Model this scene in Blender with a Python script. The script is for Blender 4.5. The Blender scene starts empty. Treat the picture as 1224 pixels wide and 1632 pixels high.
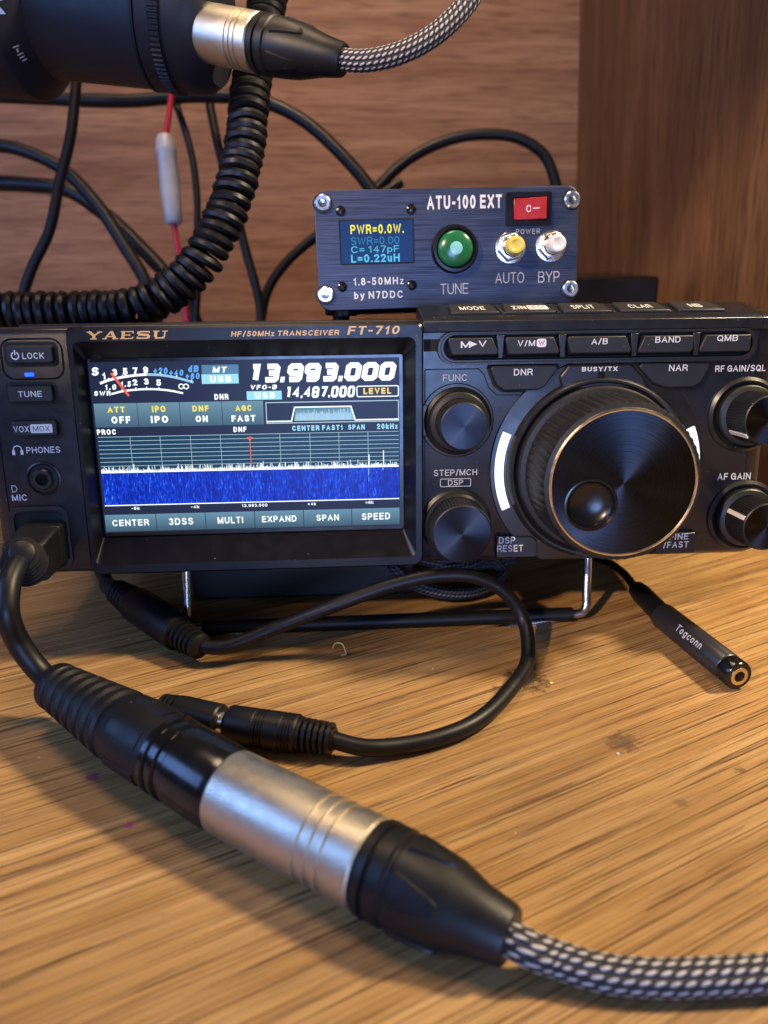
import bpy, bmesh, math, random
from mathutils import Vector as V, Matrix
random.seed(7)
PI = math.pi
S = 0.001                                    # everything below is written in millimetres
scn = bpy.context.scene
COL = scn.collection

# ------------------------------------------------------------------ camera, world, lights, exposure
MC = Matrix(((0.9983552, -0.0126278, 0.0559230), (0.0258188, 0.9699567, -0.2419037), (-0.0511882, 0.2429497, 0.9686874)))  # radio face -> camera
TC = V((-89.45387, -6.752576, -247.282477))
FPX, CX, CY = 1226.0, 612.0, 816.0
ALPHA, CAMH = math.radians(5.0), 127.0       # lean of the radio on its stand, lens height over the desk
RW = Matrix(((1, 0, 0), (0, math.sin(ALPHA), -math.cos(ALPHA)), (0, math.cos(ALPHA), math.sin(ALPHA))))   # radio face -> room
CAML = -(MC.transposed() @ TC)
OR = V((0, 0, CAMH)) - RW @ CAML             # room position of the display's lower left corner
CR = RW @ MC.transposed()                    # camera -> room
EYE = V((0, 0, CAMH))

cam = bpy.data.cameras.new('camera')
cam_o = bpy.data.objects.new('camera', cam); COL.objects.link(cam_o)
cam_o.matrix_world = Matrix.Translation(EYE * S) @ CR.to_4x4()
cam.sensor_fit = 'HORIZONTAL'; cam.sensor_width = 36.0
cam.lens = FPX / 1224.0 * 36.0
cam.clip_start, cam.clip_end = 0.01, 20
cam.dof.use_dof = True
cam.dof.focus_distance = 0.236
cam.dof.aperture_fstop = cam.lens / 2.0      # a 2 mm wide pupil, as on a phone
scn.camera = cam_o

world = bpy.data.worlds.new('World'); scn.world = world; world.use_nodes = True
world.node_tree.nodes['Background'].inputs['Color'].default_value = (1.0, 0.85, 0.72, 1)
world.node_tree.nodes['Background'].inputs['Strength'].default_value = 0.05

def lamp(name, pos, target, size, power, col, shape='DISK', size_y=None, spread=180):
    l = bpy.data.lights.new(name, 'AREA'); l.shape = shape; l.size = size * S
    if size_y: l.size_y = size_y * S
    l.energy = power; l.color = col; l.spread = math.radians(spread)
    o = bpy.data.objects.new(name, l); COL.objects.link(o)
    o.location = V(pos) * S
    o.rotation_euler = (V(target) - V(pos)).to_track_quat('-Z', 'Y').to_euler()
    return o
lamp('warm_desk_lamp', (620, 238, 690), (30, 180, 0), 110, 13.0, (1.0, 0.79, 0.51))
lamp('blue_monitor', (-560, 40, 330), (-60, 500, 140), 420, 2.6, (0.22, 0.42, 1.0), 'RECTANGLE', 260)
lamp('blue_window', (20, -560, 95), (20, 240, 85), 340, 4.2, (0.30, 0.48, 1.0), 'ELLIPSE', 270)
lamp('back_panel_fill', (-110, 335, 900), (-30, 760, 200), 260, .75, (1.0, 0.70, 0.46), spread=68)  # added fill, spread narrowed to brighten the back panel
lamp('overhead_fill', (-60, 300, 950), (0, 300, 0), 300, 3.6, (1.0, 0.72, 0.48))  # added soft overhead fill, lifts desk shadows and the metal shell's highlight
sl = bpy.data.lights.new('side_panel_spot_fill', 'SPOT'); sl.energy = 85.0; sl.color = (1.0, 0.72, 0.48); sl.spot_size = math.radians(13.5); sl.spot_blend = .35; sl.shadow_soft_size = .03  # added spot; its cone edge shapes the diagonal light on the side panel
so = bpy.data.objects.new('side_panel_spot_fill', sl); COL.objects.link(so); so.location = V((-700, -620, 760)) * S
so.rotation_euler = (V((198, 385, 40)) - so.location / S).to_track_quat('-Z', 'Y').to_euler()

scn.view_settings.view_transform = 'Standard'; scn.view_settings.look = 'None'
scn.view_settings.exposure = 0.0; scn.view_settings.gamma = 1.0
scn.view_settings.use_curve_mapping = False
scn.render.engine = 'CYCLES'
scn.cycles.use_denoising = True
scn.cycles.max_bounces = 6

# ------------------------------------------------------------------ frames and sight lines
class Frame:
    """origin + three axes in room mm; (a, b, c) -> room"""
    def __init__(s, o, x, y, z=None):
        s.o = V(o); s.x = V(x).normalized(); s.y = V(y).normalized()
        s.z = V(z).normalized() if z is not None else s.x.cross(s.y).normalized()
    def __call__(s, a, b, c=0.0): return s.o + s.x * a + s.y * b + s.z * c
    def off(s, c): return Frame(s.o + s.z * c, s.x, s.y, s.z)
    def at(s, a, b, c=0.0): return Frame(s(a, b, c), s.x, s.y, s.z)
    def px(s, x, y):
        d = sight(x, y); k = (s.o - EYE).dot(s.z) / d.dot(s.z)
        p = EYE + d * k - s.o
        return p.dot(s.x), p.dot(s.y)
    def scale(s, x, y):
        a = s.px(x, y); b = s.px(x + 1, y); c = s.px(x, y + 1)
        return math.hypot(a[0]-b[0], a[1]-b[1]), math.hypot(a[0]-c[0], a[1]-c[1])
def sight(x, y): return CR @ V(((x - CX) / FPX, -(y - CY) / FPX, -1.0))
def on_z(x, y, z=0.0):
    d = sight(x, y); return EYE + d * ((z - EYE.z) / d.z)
def on_y(x, y, Y):
    d = sight(x, y); return EYE + d * (Y / d.y)
def deep(x, y, z): return EYE + sight(x, y) * z
def axis_frame(p0, p1, up=V((0, 0, 1))):
    """z runs along p0 -> p1; y is the up-most cross direction"""
    z = (p1 - p0).normalized(); x = up.cross(z).normalized() if abs(z.dot(up)) < .999 else V((1, 0, 0)); y = z.cross(x)
    return Frame(p0, x, y, z)
RF = Frame(OR, RW @ V((1, 0, 0)), RW @ V((0, 1, 0)), RW @ V((0, 0, 1)))
def rface(z): return RF.off(z)

# ------------------------------------------------------------------ materials
class NT:
    def __init__(s, name):
        s.m = bpy.data.materials.new(name); s.m.use_nodes = True
        s.t = s.m.node_tree; s.p = s.t.nodes['Principled BSDF']
    def n(s, kind, **kw):
        n = s.t.nodes.new(kind)
        for k, v in kw.items():
            if k in n.inputs.keys(): n.inputs[k].default_value = v
            else: setattr(n, k, v)
        return n
    def l(s, a, b): s.t.links.new(a, b)
    def math(s, op, a, b=None, c=None):
        n = s.n('ShaderNodeMath', operation=op)
        for i, v in enumerate((a, b, c)):
            if v is None: continue
            if isinstance(v, (int, float)): n.inputs[i].default_value = v
            else: s.l(v, n.inputs[i])
        return n.outputs[0]
    def mix(s, f, a, b, mode='MIX'):
        n = s.n('ShaderNodeMix', data_type='RGBA', blend_type=mode)
        for i, v in ((0, f), (6, a), (7, b)):
            if isinstance(v, (int, float)): n.inputs[i].default_value = v
            elif isinstance(v, tuple): n.inputs[i].default_value = (*v, 1) if len(v) == 3 else v
            else: s.l(v, n.inputs[i])
        return n.outputs[2]
    def ramp(s, f, stops):
        n = s.n('ShaderNodeValToRGB'); e = n.color_ramp.elements
        while len(e) < len(stops): e.new(0.5)
        for i, (p, c) in enumerate(stops):
            e[i].position = p; e[i].color = (*c, 1) if not isinstance(c, (int, float)) else (c, c, c, 1)
        s.l(f, n.inputs[0]); return n.outputs[0]
    def coord(s, rot=(0, 0, 0), scale=(1, 1, 1), out='Object'):
        tc = s.n('ShaderNodeTexCoord'); r = s.n('ShaderNodeMapping'); mp = s.n('ShaderNodeMapping')
        s.l(tc.outputs[out], r.inputs[0]); r.inputs['Rotation'].default_value = rot
        s.l(r.outputs[0], mp.inputs[0]); mp.inputs['Scale'].default_value = scale
        return mp.outputs[0]
    def noise(s, co, scale, detail=3, rough=.5, dist=0.0):
        n = s.n('ShaderNodeTexNoise', Scale=scale, Detail=detail, Roughness=rough, Distortion=dist)
        s.l(co, n.inputs['Vector']); return n.outputs[0]
    def bump(s, h, strength, dist):
        n = s.n('ShaderNodeBump', Strength=strength, Distance=dist); s.l(h, n.inputs['Height'])
        s.l(n.outputs[0], s.p.inputs['Normal']); return n
    def set(s, **kw):
        for k, v in kw.items():
            k = k.replace('_', ' ')
            if isinstance(v, tuple): s.p.inputs[k].default_value = (*v, 1)
            elif isinstance(v, (int, float)): s.p.inputs[k].default_value = v
            else: s.l(v, s.p.inputs[k])
        return s

def plastic(name, col, rough, grain=0.15, dust=0.0, spec=0.5, grain_scale=3500):
    t = NT(name); co = t.coord()
    base = t.mix(t.noise(co, 160, 4), tuple(c * .8 for c in col), tuple(min(1, c * 1.2) for c in col))
    r = t.math('ADD', t.math('MULTIPLY', t.math('SUBTRACT', t.noise(co, 220, 5), .5), .22), rough)
    if dust:
        vo = t.n('ShaderNodeTexVoronoi', Scale=520.0); t.l(co, vo.inputs['Vector'])
        sp = t.math('LESS_THAN', vo.outputs['Distance'], .085)
        msk = t.math('GREATER_THAN', t.noise(co, 330, 2), .6)
        f = t.math('MULTIPLY', t.math('MULTIPLY', sp, msk), dust)
        base = t.mix(f, base, (.42, .40, .37))
    t.set(Base_Color=base, Roughness=r, Specular_IOR_Level=spec)
    if grain: t.bump(t.noise(co, grain_scale, 2), grain, .00006)
    return t.m
def metal(name, col, rough, aniso=0.0, grain=0.0):
    t = NT(name); t.set(Base_Color=col, Metallic=1.0, Roughness=rough); co = t.coord()
    r = t.math('ADD', t.math('MULTIPLY', t.math('SUBTRACT', t.noise(co, 300, 5), .5), .25), rough); t.set(Roughness=r)
    if grain: t.bump(t.noise(co, 2600, 2), grain, .00008)
    return t.m
def paint(name, col, rough=.6):
    t = NT(name); t.set(Base_Color=col, Roughness=rough); return t.m
def glow(name, col, strength=1.0):
    t = NT(name); t.set(Base_Color=(.004, .004, .005), Roughness=.3, Specular_IOR_Level=.12, Emission_Color=col, Emission_Strength=strength); return t.m

def oak():
    t = NT('oak_desk'); ang = math.radians(-25)
    lo = t.coord((0, 0, ang), (1, 1, 1))
    st = t.coord((0, 0, ang), (9, 1000 * .16, 1))            # long along the boards
    band = t.noise(st, 1.0, 4, .6, .4)
    wv = t.n('ShaderNodeTexWave', wave_type='BANDS', bands_direction='Y', wave_profile='SAW', Scale=62.0, Distortion=7.0, Detail=4.0)
    wv.inputs['Detail Scale'].default_value = 1.4
    t.l(t.coord((0, 0, ang), (.10, 1, 1)), wv.inputs['Vector'])
    ring = wv.outputs[0]
    fine = t.noise(t.coord((0, 0, ang), (10, 1250, 1)), 1.0, 5, .7)
    pore = t.noise(t.coord((0, 0, ang), (18, 2000, 1)), 1.0, 4, .65)
    col = t.ramp(band, [(.28, (.28, .148, .046)), (.5, (.415, .244, .090)), (.74, (.54, .348, .148))])
    col = t.mix(t.math('MULTIPLY', t.ramp(ring, [(.35, 0.0), (.95, 1.0)]), .30), col, (.26, .13, .040))
    col = t.mix(t.ramp(fine, [(.49, 0.0), (.60, .55)]), col, (.22, .105, .032))
    pm = t.ramp(pore, [(.535, 0.0), (.57, 1.0)])
    pm2 = t.math('MULTIPLY', pm, t.ramp(ring, [(.25, .35), (.70, 1.0)]))
    col = t.mix(pm2, col, (.085, .036, .011))
    shade_tone = t.noise(lo, 9, 4, .6)
    col = t.mix(t.ramp(shade_tone, [(.52, 0.0), (.75, .42)]), col, (.17, .085, .030))  # broad dark patches painted into the wood to suggest shadow on the desk
    dirt = t.noise(lo, 150, 5, .75)
    col = t.mix(t.ramp(dirt, [(.60, 0.0), (.74, .30)]), col, (.14, .085, .045))
    geo = t.n('ShaderNodeNewGeometry')
    def stain(p, rx, colr, k, nz):
        d = t.n('ShaderNodeVectorMath', operation='DISTANCE'); t.l(geo.outputs['Position'], d.inputs[0]); d.inputs[1].default_value = p * S
        e = t.math('ADD', t.math('DIVIDE', d.outputs['Value'], rx * S), t.math('MULTIPLY', t.math('SUBTRACT', t.noise(lo, nz, 4, .7), .5), 2.6))
        return t.mix(t.ramp(e, [(.45, k), (1.0, 0.0)]), col, colr)
    col = stain(on_z(838, 1082), 7.5, (.02, .016, .014), .9, 420)
    col = stain(on_z(800, 1100), 3.5, (.02, .016, .014), .6, 420)
    col = stain(on_z(992, 1183), 5.5, (.06, .035, .02), .65, 600)
    col = stain(on_z(1180, 1228), 2, (.07, .04, .02), .6, 700)
    col = stain(on_z(1085, 1280), 2, (.07, .04, .02), .5, 700)
    col = stain(on_z(148, 1238), 1.9, (.22, .02, .09), .8, 900)
    col = stain(on_z(207, 1315), 1.2, (.36, .03, .14), .85, 900)
    rough = t.ramp(t.noise(lo, 45, 5, .65), [(.3, .34), (.7, .52)])
    sp = t.n('ShaderNodeTexVoronoi', Scale=95.0); t.l(lo, sp.inputs['Vector'])
    spk = t.math('MULTIPLY', t.math('LESS_THAN', sp.outputs['Distance'], .035), t.math('GREATER_THAN', t.noise(lo, 70, 2), .56))
    col = t.mix(t.math('MULTIPLY', spk, .7), col, (.62, .55, .45))
    t.set(Base_Color=col, Roughness=rough, Specular_IOR_Level=.42)
    h = t.math('SUBTRACT', t.math('MULTIPLY', fine, .35), t.math('MULTIPLY', pm2, .6))
    t.bump(h, .55, .0003)
    return t.m
def veneer(name, dark, light, scale, rot=(0, 0, 0)):
    t = NT(name)
    a = t.noise(t.coord(rot, scale), 1.0, 5, .6, .5)
    b = t.noise(t.coord(rot, tuple(v * 7 for v in scale)), 1.0, 3, .6)
    wv = t.n('ShaderNodeTexWave', wave_type='BANDS', bands_direction='X' if scale[0] > scale[2] else 'Z', Scale=16.0, Distortion=7.0, Detail=3.0)
    wv.inputs['Detail Scale'].default_value = .8
    t.l(t.coord(rot, tuple(max(.12, min(1, v / 40)) for v in scale)), wv.inputs['Vector'])
    c = t.ramp(a, [(.3, dark), (.7, light)])
    c = t.mix(t.math('MULTIPLY', wv.outputs[0], .35), c, dark)
    c = t.mix(t.ramp(b, [(.48, 0.0), (.68, .75)]), c, tuple(v * .5 for v in dark))
    t.set(Base_Color=c, Roughness=.55, Specular_IOR_Level=.3)
    return t.m
def brushed(name, col):
    t = NT(name)
    a = t.noise(t.coord((0, 0, 0), (45, 4200, 4200)), 1.0, 3, .6)
    b = t.noise(t.coord((0, 0, 0), (20, 2500, 2500)), 1.0, 3, .6)
    c = t.mix(t.ramp(a, [(.3, 0.0), (.7, 1.0)]), tuple(v * .35 for v in col), tuple(v * 1.8 for v in col))
    t.set(Base_Color=c, Metallic=.85, Roughness=t.math('ADD', t.math('MULTIPLY', b, .25), .33))
    t.bump(t.math('ADD', a, b), .35, .00006)
    return t.m
def turned(name, col, rough=.3):
    """concentrically turned face: streaky anisotropy round the part's own axis"""
    t = NT(name); t.set(Base_Color=col, Metallic=1.0, Roughness=rough, Anisotropic=.88)
    tg = t.n('ShaderNodeTangent', direction_type='RADIAL', axis='Z'); t.l(tg.outputs[0], t.p.inputs['Tangent'])
    gc = t.n('ShaderNodeTexCoord'); sb = t.n('ShaderNodeVectorMath', operation='SUBTRACT'); t.l(gc.outputs['Generated'], sb.inputs[0]); sb.inputs[1].default_value = (.5, .5, 0)
    fl = t.n('ShaderNodeVectorMath', operation='MULTIPLY'); t.l(sb.outputs[0], fl.inputs[0]); fl.inputs[1].default_value = (1, 1, 0)
    ln = t.n('ShaderNodeVectorMath', operation='LENGTH'); t.l(fl.outputs[0], ln.inputs[0])
    rg = t.n('ShaderNodeTexNoise', noise_dimensions='1D', Scale=150.0, Detail=2.0); t.l(ln.outputs['Value'], rg.inputs['W'])
    sm = t.noise(t.coord(), 130, 4, .6)
    t.set(Roughness=t.math('ADD', t.math('ADD', t.math('MULTIPLY', rg.outputs[0], .14), t.math('MULTIPLY', sm, .16)), rough - .14))
    t.set(Base_Color=t.mix(rg.outputs[0], tuple(c * .6 for c in col), tuple(c * 1.5 for c in col)))
    return t.m
def braid(name, n, pitch, c0, c1, w=.36):
    """two-tone sleeve: pale stitches staggered row by row on a dark ground (uv: u round, v mm along)"""
    t = NT(name); uv = t.n('ShaderNodeTexCoord').outputs['UV']
    sx = t.n('ShaderNodeSeparateXYZ'); t.l(uv, sx.inputs[0])
    a = t.math('MULTIPLY', sx.outputs[0], n); b = t.math('DIVIDE', sx.outputs[1], pitch)
    b = t.math('ADD', b, t.math('MULTIPLY', a, .5))
    fa = t.math('SUBTRACT', t.math('FRACT', a), .5); fb = t.math('SUBTRACT', t.math('FRACT', b), .5)
    fb2 = t.math('ADD', fb, t.math('MULTIPLY', fa, .35))
    d = t.math('SQRT', t.math('ADD', t.math('POWER', t.math('MULTIPLY', fa, 1.15), 2), t.math('POWER', fb2, 2)))
    wob = t.math('MULTIPLY', t.math('SUBTRACT', t.noise(t.coord(), 900, 2), .5), .16)
    d = t.math('ADD', d, wob)
    m = t.ramp(d, [(w - .07, 1.0), (w + .05, 0.0)])
    t.set(Base_Color=t.mix(m, c0, c1), Roughness=.62)
    t.bump(t.math('SUBTRACT', .6, d), .9, .0009)
    return t.m
def grad(name, top, bot, strength, frame, y0, y1):
    """lit display gradient between two heights of the panel"""
    t = NT(name); g = t.n('ShaderNodeNewGeometry'); d = t.n('ShaderNodeVectorMath', operation='DOT_PRODUCT')
    t.l(g.outputs['Position'], d.inputs[0]); d.inputs[1].default_value = frame.y
    o = frame.o.dot(frame.y) * S
    f = t.math('DIVIDE', t.math('SUBTRACT', d.outputs['Value'], o + y0 * S), (y1 - y0) * S)
    t.set(Base_Color=(.004, .004, .005), Roughness=.3, Specular_IOR_Level=.12, Emission_Color=t.ramp(f, [(0, bot), (1, top)]), Emission_Strength=strength)
    return t.m
def waterfall():
    t = NT('waterfall'); co = t.coord((0, 0, 0), (1, .22, .22))
    a = t.noise(co, 2600, 2, .6); b = t.noise(co, 120, 3, .5)
    st_ = t.noise(t.coord((0, 0, 0), (1, .02, .02)), 420, 3, .6)
    v = t.math('ADD', t.math('ADD', t.math('MULTIPLY', a, .72), t.math('MULTIPLY', b, .2)), t.math('MULTIPLY', t.math('SUBTRACT', st_, .35), .22))
    c = t.ramp(v, [(.36, (.002, .014, .26)), (.52, (.003, .035, .62)), (.62, (.01, .11, .95)), (.74, (.22, .48, 1.0))])
    t.set(Base_Color=(.004, .004, .005), Roughness=.3, Specular_IOR_Level=.12, Emission_Color=c, Emission_Strength=.95)
    return t.m

M = {}
M['case'] = plastic('black_case', (.009, .009, .010), .46, .25, .4, .35)
M['panel'] = plastic('panel_plastic', (.007, .008, .012), .30, .18, .35, .55)
M['satin'] = plastic('satin_trim', (.010, .0095, .0095), .36, .12, .45, .5)
M['bezel'] = plastic('bezel_plastic', (.004, .004, .006), .33, .12, .4, .3)
M['key'] = plastic('key_plastic', (.014, .014, .015), .5, .3, .35, .35)
M['groove'] = paint('seam_black', (.003, .003, .003), .8)
M['gloss'] = plastic('gloss_black', (.005, .005, .006), .20, 0, .12)
M['dimple'] = plastic('dimple_black', (.006, .006, .007), .26, 0, 0)
M['knob'] = plastic('knob_rubber', (.009, .009, .010), .45, .2, .2, .4)
M['rubber'] = plastic('black_rubber', (.005, .005, .006), .46, .3, .25, .33)
M['cable'] = plastic('cable_sheath', (.004, .004, .005), .44, .25, .35, .35)
M['mould'] = plastic('moulded_plug', (.006, .006, .007), .44, .5, .2, .32)
M['dull'] = plastic('dull_black', (.016, .016, .018), .6, .4, 0)
M['mic'] = plastic('microphone_paint', (.009, .010, .017), .52, .4, .1, .32)
M['ink'] = paint('white_print', (.60, .60, .60)); M['ink2'] = paint('grey_print', (.42, .42, .43)); M['gold'] = paint('gold_print', (.55, .34, .11), .4)
M['blackink'] = paint('black_print', (.02, .02, .02))
M['nickel'] = metal('satin_nickel', (.60, .55, .44), .42, 0, 1.0)
M['nickel2'] = metal('bright_nickel', (.75, .69, .60), .2)
M['chrome'] = metal('chrome', (.82, .82, .84), .27)
M['steel'] = metal('steel_wire', (.62, .62, .63), .25)
M['rim'] = metal('silver_rim', (.80, .76, .70), .22)
M['brass'] = metal('gold_contact', (.80, .66, .40), .3)
M['turned'] = turned('turned_metal', (.030, .034, .042), .28)
M['turned2'] = turned('turned_metal_small', (.026, .027, .032), .32)
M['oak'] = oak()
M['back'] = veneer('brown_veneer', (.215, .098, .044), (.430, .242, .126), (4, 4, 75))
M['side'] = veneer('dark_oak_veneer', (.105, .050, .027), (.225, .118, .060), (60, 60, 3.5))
M['atu'] = brushed('blue_black_anodised', (.050, .058, .084))
M['white_arc'] = glow('lit_arc', (.93, .96, 1.0), 1.6)
M['led'] = glow('blue_led', (.015, .09, 1.0), 3.0)

# ------------------------------------------------------------------ mesh collector
class MB:
    def __init__(s): s.v = []; s.f = []; s.mi = []; s.uv = []; s.mats = []
    def idx(s, m):
        if m not in s.mats: s.mats.append(m)
        return s.mats.index(m)
    def add(s, verts, faces, m, uvs=None):
        o = len(s.v); s.v += [V(p) for p in verts]; k = s.idx(m)
        for i, f in enumerate(faces):
            s.f.append([o + j for j in f]); s.mi.append(k); s.uv.append(uvs[i] if uvs else None)
        return s
    def prism(s, fr, out, z0, z1, m, top=None):
        """outline (ccw) lifted from z0 to z1; top = other outline for a tapered key"""
        n = len(out); top = top or out
        v = [fr(a, b, z0) for a, b in out] + [fr(a, b, z1) for a, b in top]
        f = [list(range(n, 2 * n)), list(range(n - 1, -1, -1))] + [[i, (i + 1) % n, n + (i + 1) % n, n + i] for i in range(n)]
        return s.add(v, f, m)
    def box(s, fr, a0, a1, b0, b1, c0, c1, m): return s.prism(fr, [(a0, b0), (a1, b0), (a1, b1), (a0, b1)], c0, c1, m)
    def sheet(s, fr, out, z, m): return s.add([fr(a, b, z) for a, b in out], [list(range(len(out)))], m)
    def lathe(s, fr, prof, m, n=48, ribs=None, cap=True, a0=0.0, a1=2 * PI):
        """profile of (radius, height) turned round the frame's z; ribs = (row0, row1, depth)"""
        full = abs(a1 - a0 - 2 * PI) < 1e-6; cols = n if full else n + 1; v = []
        for k, (r, z) in enumerate(prof):
            for i in range(cols):
                a = a0 + (a1 - a0) * i / n; rr_ = r
                if ribs and ribs[0] <= k <= ribs[1] and (i // ribs[3] if len(ribs) > 3 else i) % 2: rr_ = r - ribs[2]
                v.append(fr(rr_ * math.cos(a), rr_ * math.sin(a), z))
        f = []
        for k in range(len(prof) - 1):
            for i in range(n):
                j = (i + 1) % cols if full else i + 1
                f.append([k * cols + i, k * cols + j, (k + 1) * cols + j, (k + 1) * cols + i])
        if cap and full:
            if prof[0][0] > 1e-4: f.append([i for i in range(cols - 1, -1, -1)])
            if prof[-1][0] > 1e-4: f.append([(len(prof) - 1) * cols + i for i in range(cols)])
        return s.add(v, f, m)
    def tube(s, pts, rad, m, n=14, cap=True, smooth=8):
        P = spline(pts, smooth) if smooth else [V(p) for p in pts]; L = len(P)
        R = rad if isinstance(rad, (list, tuple)) else [rad] * 2
        def rat(t):
            x = t * (len(R) - 1); i = min(int(x), len(R) - 2); return R[i] + (R[i + 1] - R[i]) * (x - i)
        T = [(P[min(i + 1, L - 1)] - P[max(i - 1, 0)]).normalized() for i in range(L)]
        u = T[0].orthogonal().normalized(); v = []; acc = [0.0]
        for i in range(L):
            u = (u - T[i] * u.dot(T[i])).normalized(); w = T[i].cross(u); r = rat(i / (L - 1))
            v += [P[i] + (u * math.cos(2 * PI * k / n) + w * math.sin(2 * PI * k / n)) * r for k in range(n)]
            if i: acc.append(acc[-1] + (P[i] - P[i - 1]).length)
        f = []; uv = []
        for i in range(L - 1):
            for k in range(n):
                k2 = (k + 1) % n
                f.append([i * n + k, i * n + k2, (i + 1) * n + k2, (i + 1) * n + k])
                uv.append([(k / n, acc[i]), ((k + 1) / n, acc[i]), ((k + 1) / n, acc[i + 1]), (k / n, acc[i + 1])])
        if cap:
            f.append(list(range(n - 1, -1, -1))); uv.append([(0, 0)] * n)
            f.append([(L - 1) * n + k for k in range(n)]); uv.append([(0, 0)] * n)
        return s.add(v, f, m, uv)
    def build(s, name, parent=None, bevel=0.0, seg=2, smooth=38):
        inv = parent['_root_inv'] if parent is not None else Matrix.Identity(4)
        if parent is not None: inv = Matrix([inv[0:4], inv[4:8], inv[8:12], inv[12:16]])
        else:
            c = V((sum(p.x for p in s.v), sum(p.y for p in s.v), 0)) / len(s.v); c.z = min(p.z for p in s.v)
            inv = Matrix.Translation(-c * S)
        me = bpy.data.meshes.new(name)
        me.from_pydata([inv @ (p * S) for p in s.v], [], s.f)
        for m in s.mats: me.materials.append(m)
        me.polygons.foreach_set('material_index', s.mi)
        if any(u for u in s.uv):
            lay = me.uv_layers.new(name='UVMap'); k = 0
            for p, u in zip(me.polygons, s.uv):
                for j in range(p.loop_total):
                    lay.data[p.loop_start + j].uv = u[j] if u else (0, 0)
        me.validate(); me.update()
        me.polygons.foreach_set('use_smooth', [True] * len(me.polygons))
        me.set_sharp_from_angle(angle=math.radians(smooth))
        o = bpy.data.objects.new(name, me); COL.objects.link(o)
        if parent is not None:
            o.parent = parent; o['_root_inv'] = list(parent['_root_inv'])
        else:
            o.location = c * S; o['_root_inv'] = [x for r in inv for x in r]
        if bevel:
            b = o.modifiers.new('edge', 'BEVEL'); b.width = bevel * S; b.segments = seg; b.limit_method = 'ANGLE'; b.angle_limit = math.radians(40)
            b.use_clamp_overlap = True
        return o

def spline(pts, k):
    """smooth run through the points; tangents follow the spacing so that it never overshoots"""
    P = [V(p) for p in pts]
    if len(P) < 3: k2 = max(k, 2); return [P[0].lerp(P[1], i / k2) for i in range(k2 + 1)]
    D = [max((b - a).length, 1e-6) for a, b in zip(P, P[1:])]; G_ = [(b - a) / d for a, b, d in zip(P, P[1:], D)]
    T = [G_[0]] + [(G_[i - 1] * D[i] + G_[i] * D[i - 1]) / (D[i - 1] + D[i]) for i in range(1, len(P) - 1)] + [G_[-1]]
    out = []
    for i in range(len(P) - 1):
        for j in range(k):
            t = j / k; a, b = T[i] * D[i], T[i + 1] * D[i]
            out.append(P[i] * (2 * t ** 3 - 3 * t * t + 1) + a * (t ** 3 - 2 * t * t + t) + P[i + 1] * (3 * t * t - 2 * t ** 3) + b * (t ** 3 - t * t))
    return out + [P[-1]]
def empty(name, fr_or_pos, label, cat, group=None):
    o = bpy.data.objects.new(name, None); COL.objects.link(o); o.empty_display_size = .01
    if isinstance(fr_or_pos, Frame):
        f = fr_or_pos; mw = Matrix((f.x, f.y, f.z)).transposed().to_4x4(); mw.translation = f.o * S
    else: mw = Matrix.Translation(V(fr_or_pos) * S)
    o.matrix_world = mw; o['_root_inv'] = [x for r in mw.inverted() for x in r]
    return tag(o, label, cat, group)
def tag(o, label, cat, group=None):
    o['label'] = label; o['category'] = cat
    if group: o['group'] = group
    return o
def rr(x0, y0, x1, y1, r, n=5):
    rs = r if isinstance(r, (list, tuple)) else [r] * 4; out = []      # corners: bl, br, tr, tl
    for (cx, cy, a), q in zip(((x0, y0, 180), (x1, y0, 270), (x1, y1, 0), (x0, y1, 90)), rs):
        ox = cx + q if cx == x0 else cx - q; oy = cy + q if cy == y0 else cy - q
        for i in range(n + 1):
            t = math.radians(a + 90 * i / n); out.append((ox + q * math.cos(t), oy + q * math.sin(t)))
    return out
def circ(x, y, r, n=40, a0=0, a1=360): return [(x + r * math.cos(math.radians(a0 + (a1 - a0) * i / n)), y + r * math.sin(math.radians(a0 + (a1 - a0) * i / n))) for i in range(n + (0 if a1 - a0 == 360 else 1))]
def curve_mesh(cu):
    o = bpy.data.objects.new('tmp', cu); COL.objects.link(o)
    dg = bpy.context.evaluated_depsgraph_get(); me = bpy.data.meshes.new_from_object(o.evaluated_get(dg))
    v = [tuple(p.co) for p in me.vertices]; f = [list(p.vertices) for p in me.polygons]
    bpy.data.objects.remove(o); bpy.data.meshes.remove(me); bpy.data.curves.remove(cu); return v, f
def plate(mb, fr, outer, holes, z0, z1, m):
    """flat panel with openings"""
    cu = bpy.data.curves.new('tmp', 'CURVE'); cu.dimensions = '2D'; cu.fill_mode = 'BOTH'; cu.extrude = (z1 - z0) / 2
    for loop in [outer] + holes:
        sp = cu.splines.new('POLY'); sp.points.add(len(loop) - 1); sp.use_cyclic_u = True
        for p, q in zip(sp.points, loop): p.co = (q[0], q[1], 0, 1)
    v, f = curve_mesh(cu)
    bm = bmesh.new(); bv = [bm.verts.new(p) for p in v]
    for q in f:
        try: bm.faces.new([bv[i] for i in q])
        except ValueError: pass
    bmesh.ops.remove_doubles(bm, verts=bm.verts, dist=1e-4); bmesh.ops.recalc_face_normals(bm, faces=bm.faces)
    bm.verts.index_update(); v = [tuple(p.co) for p in bm.verts]; f = [[p.index for p in q.verts] for q in bm.faces]; bm.free()
    return mb.add([fr(a, b, c + (z0 + z1) / 2) for a, b, c in v], f, m)
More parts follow.
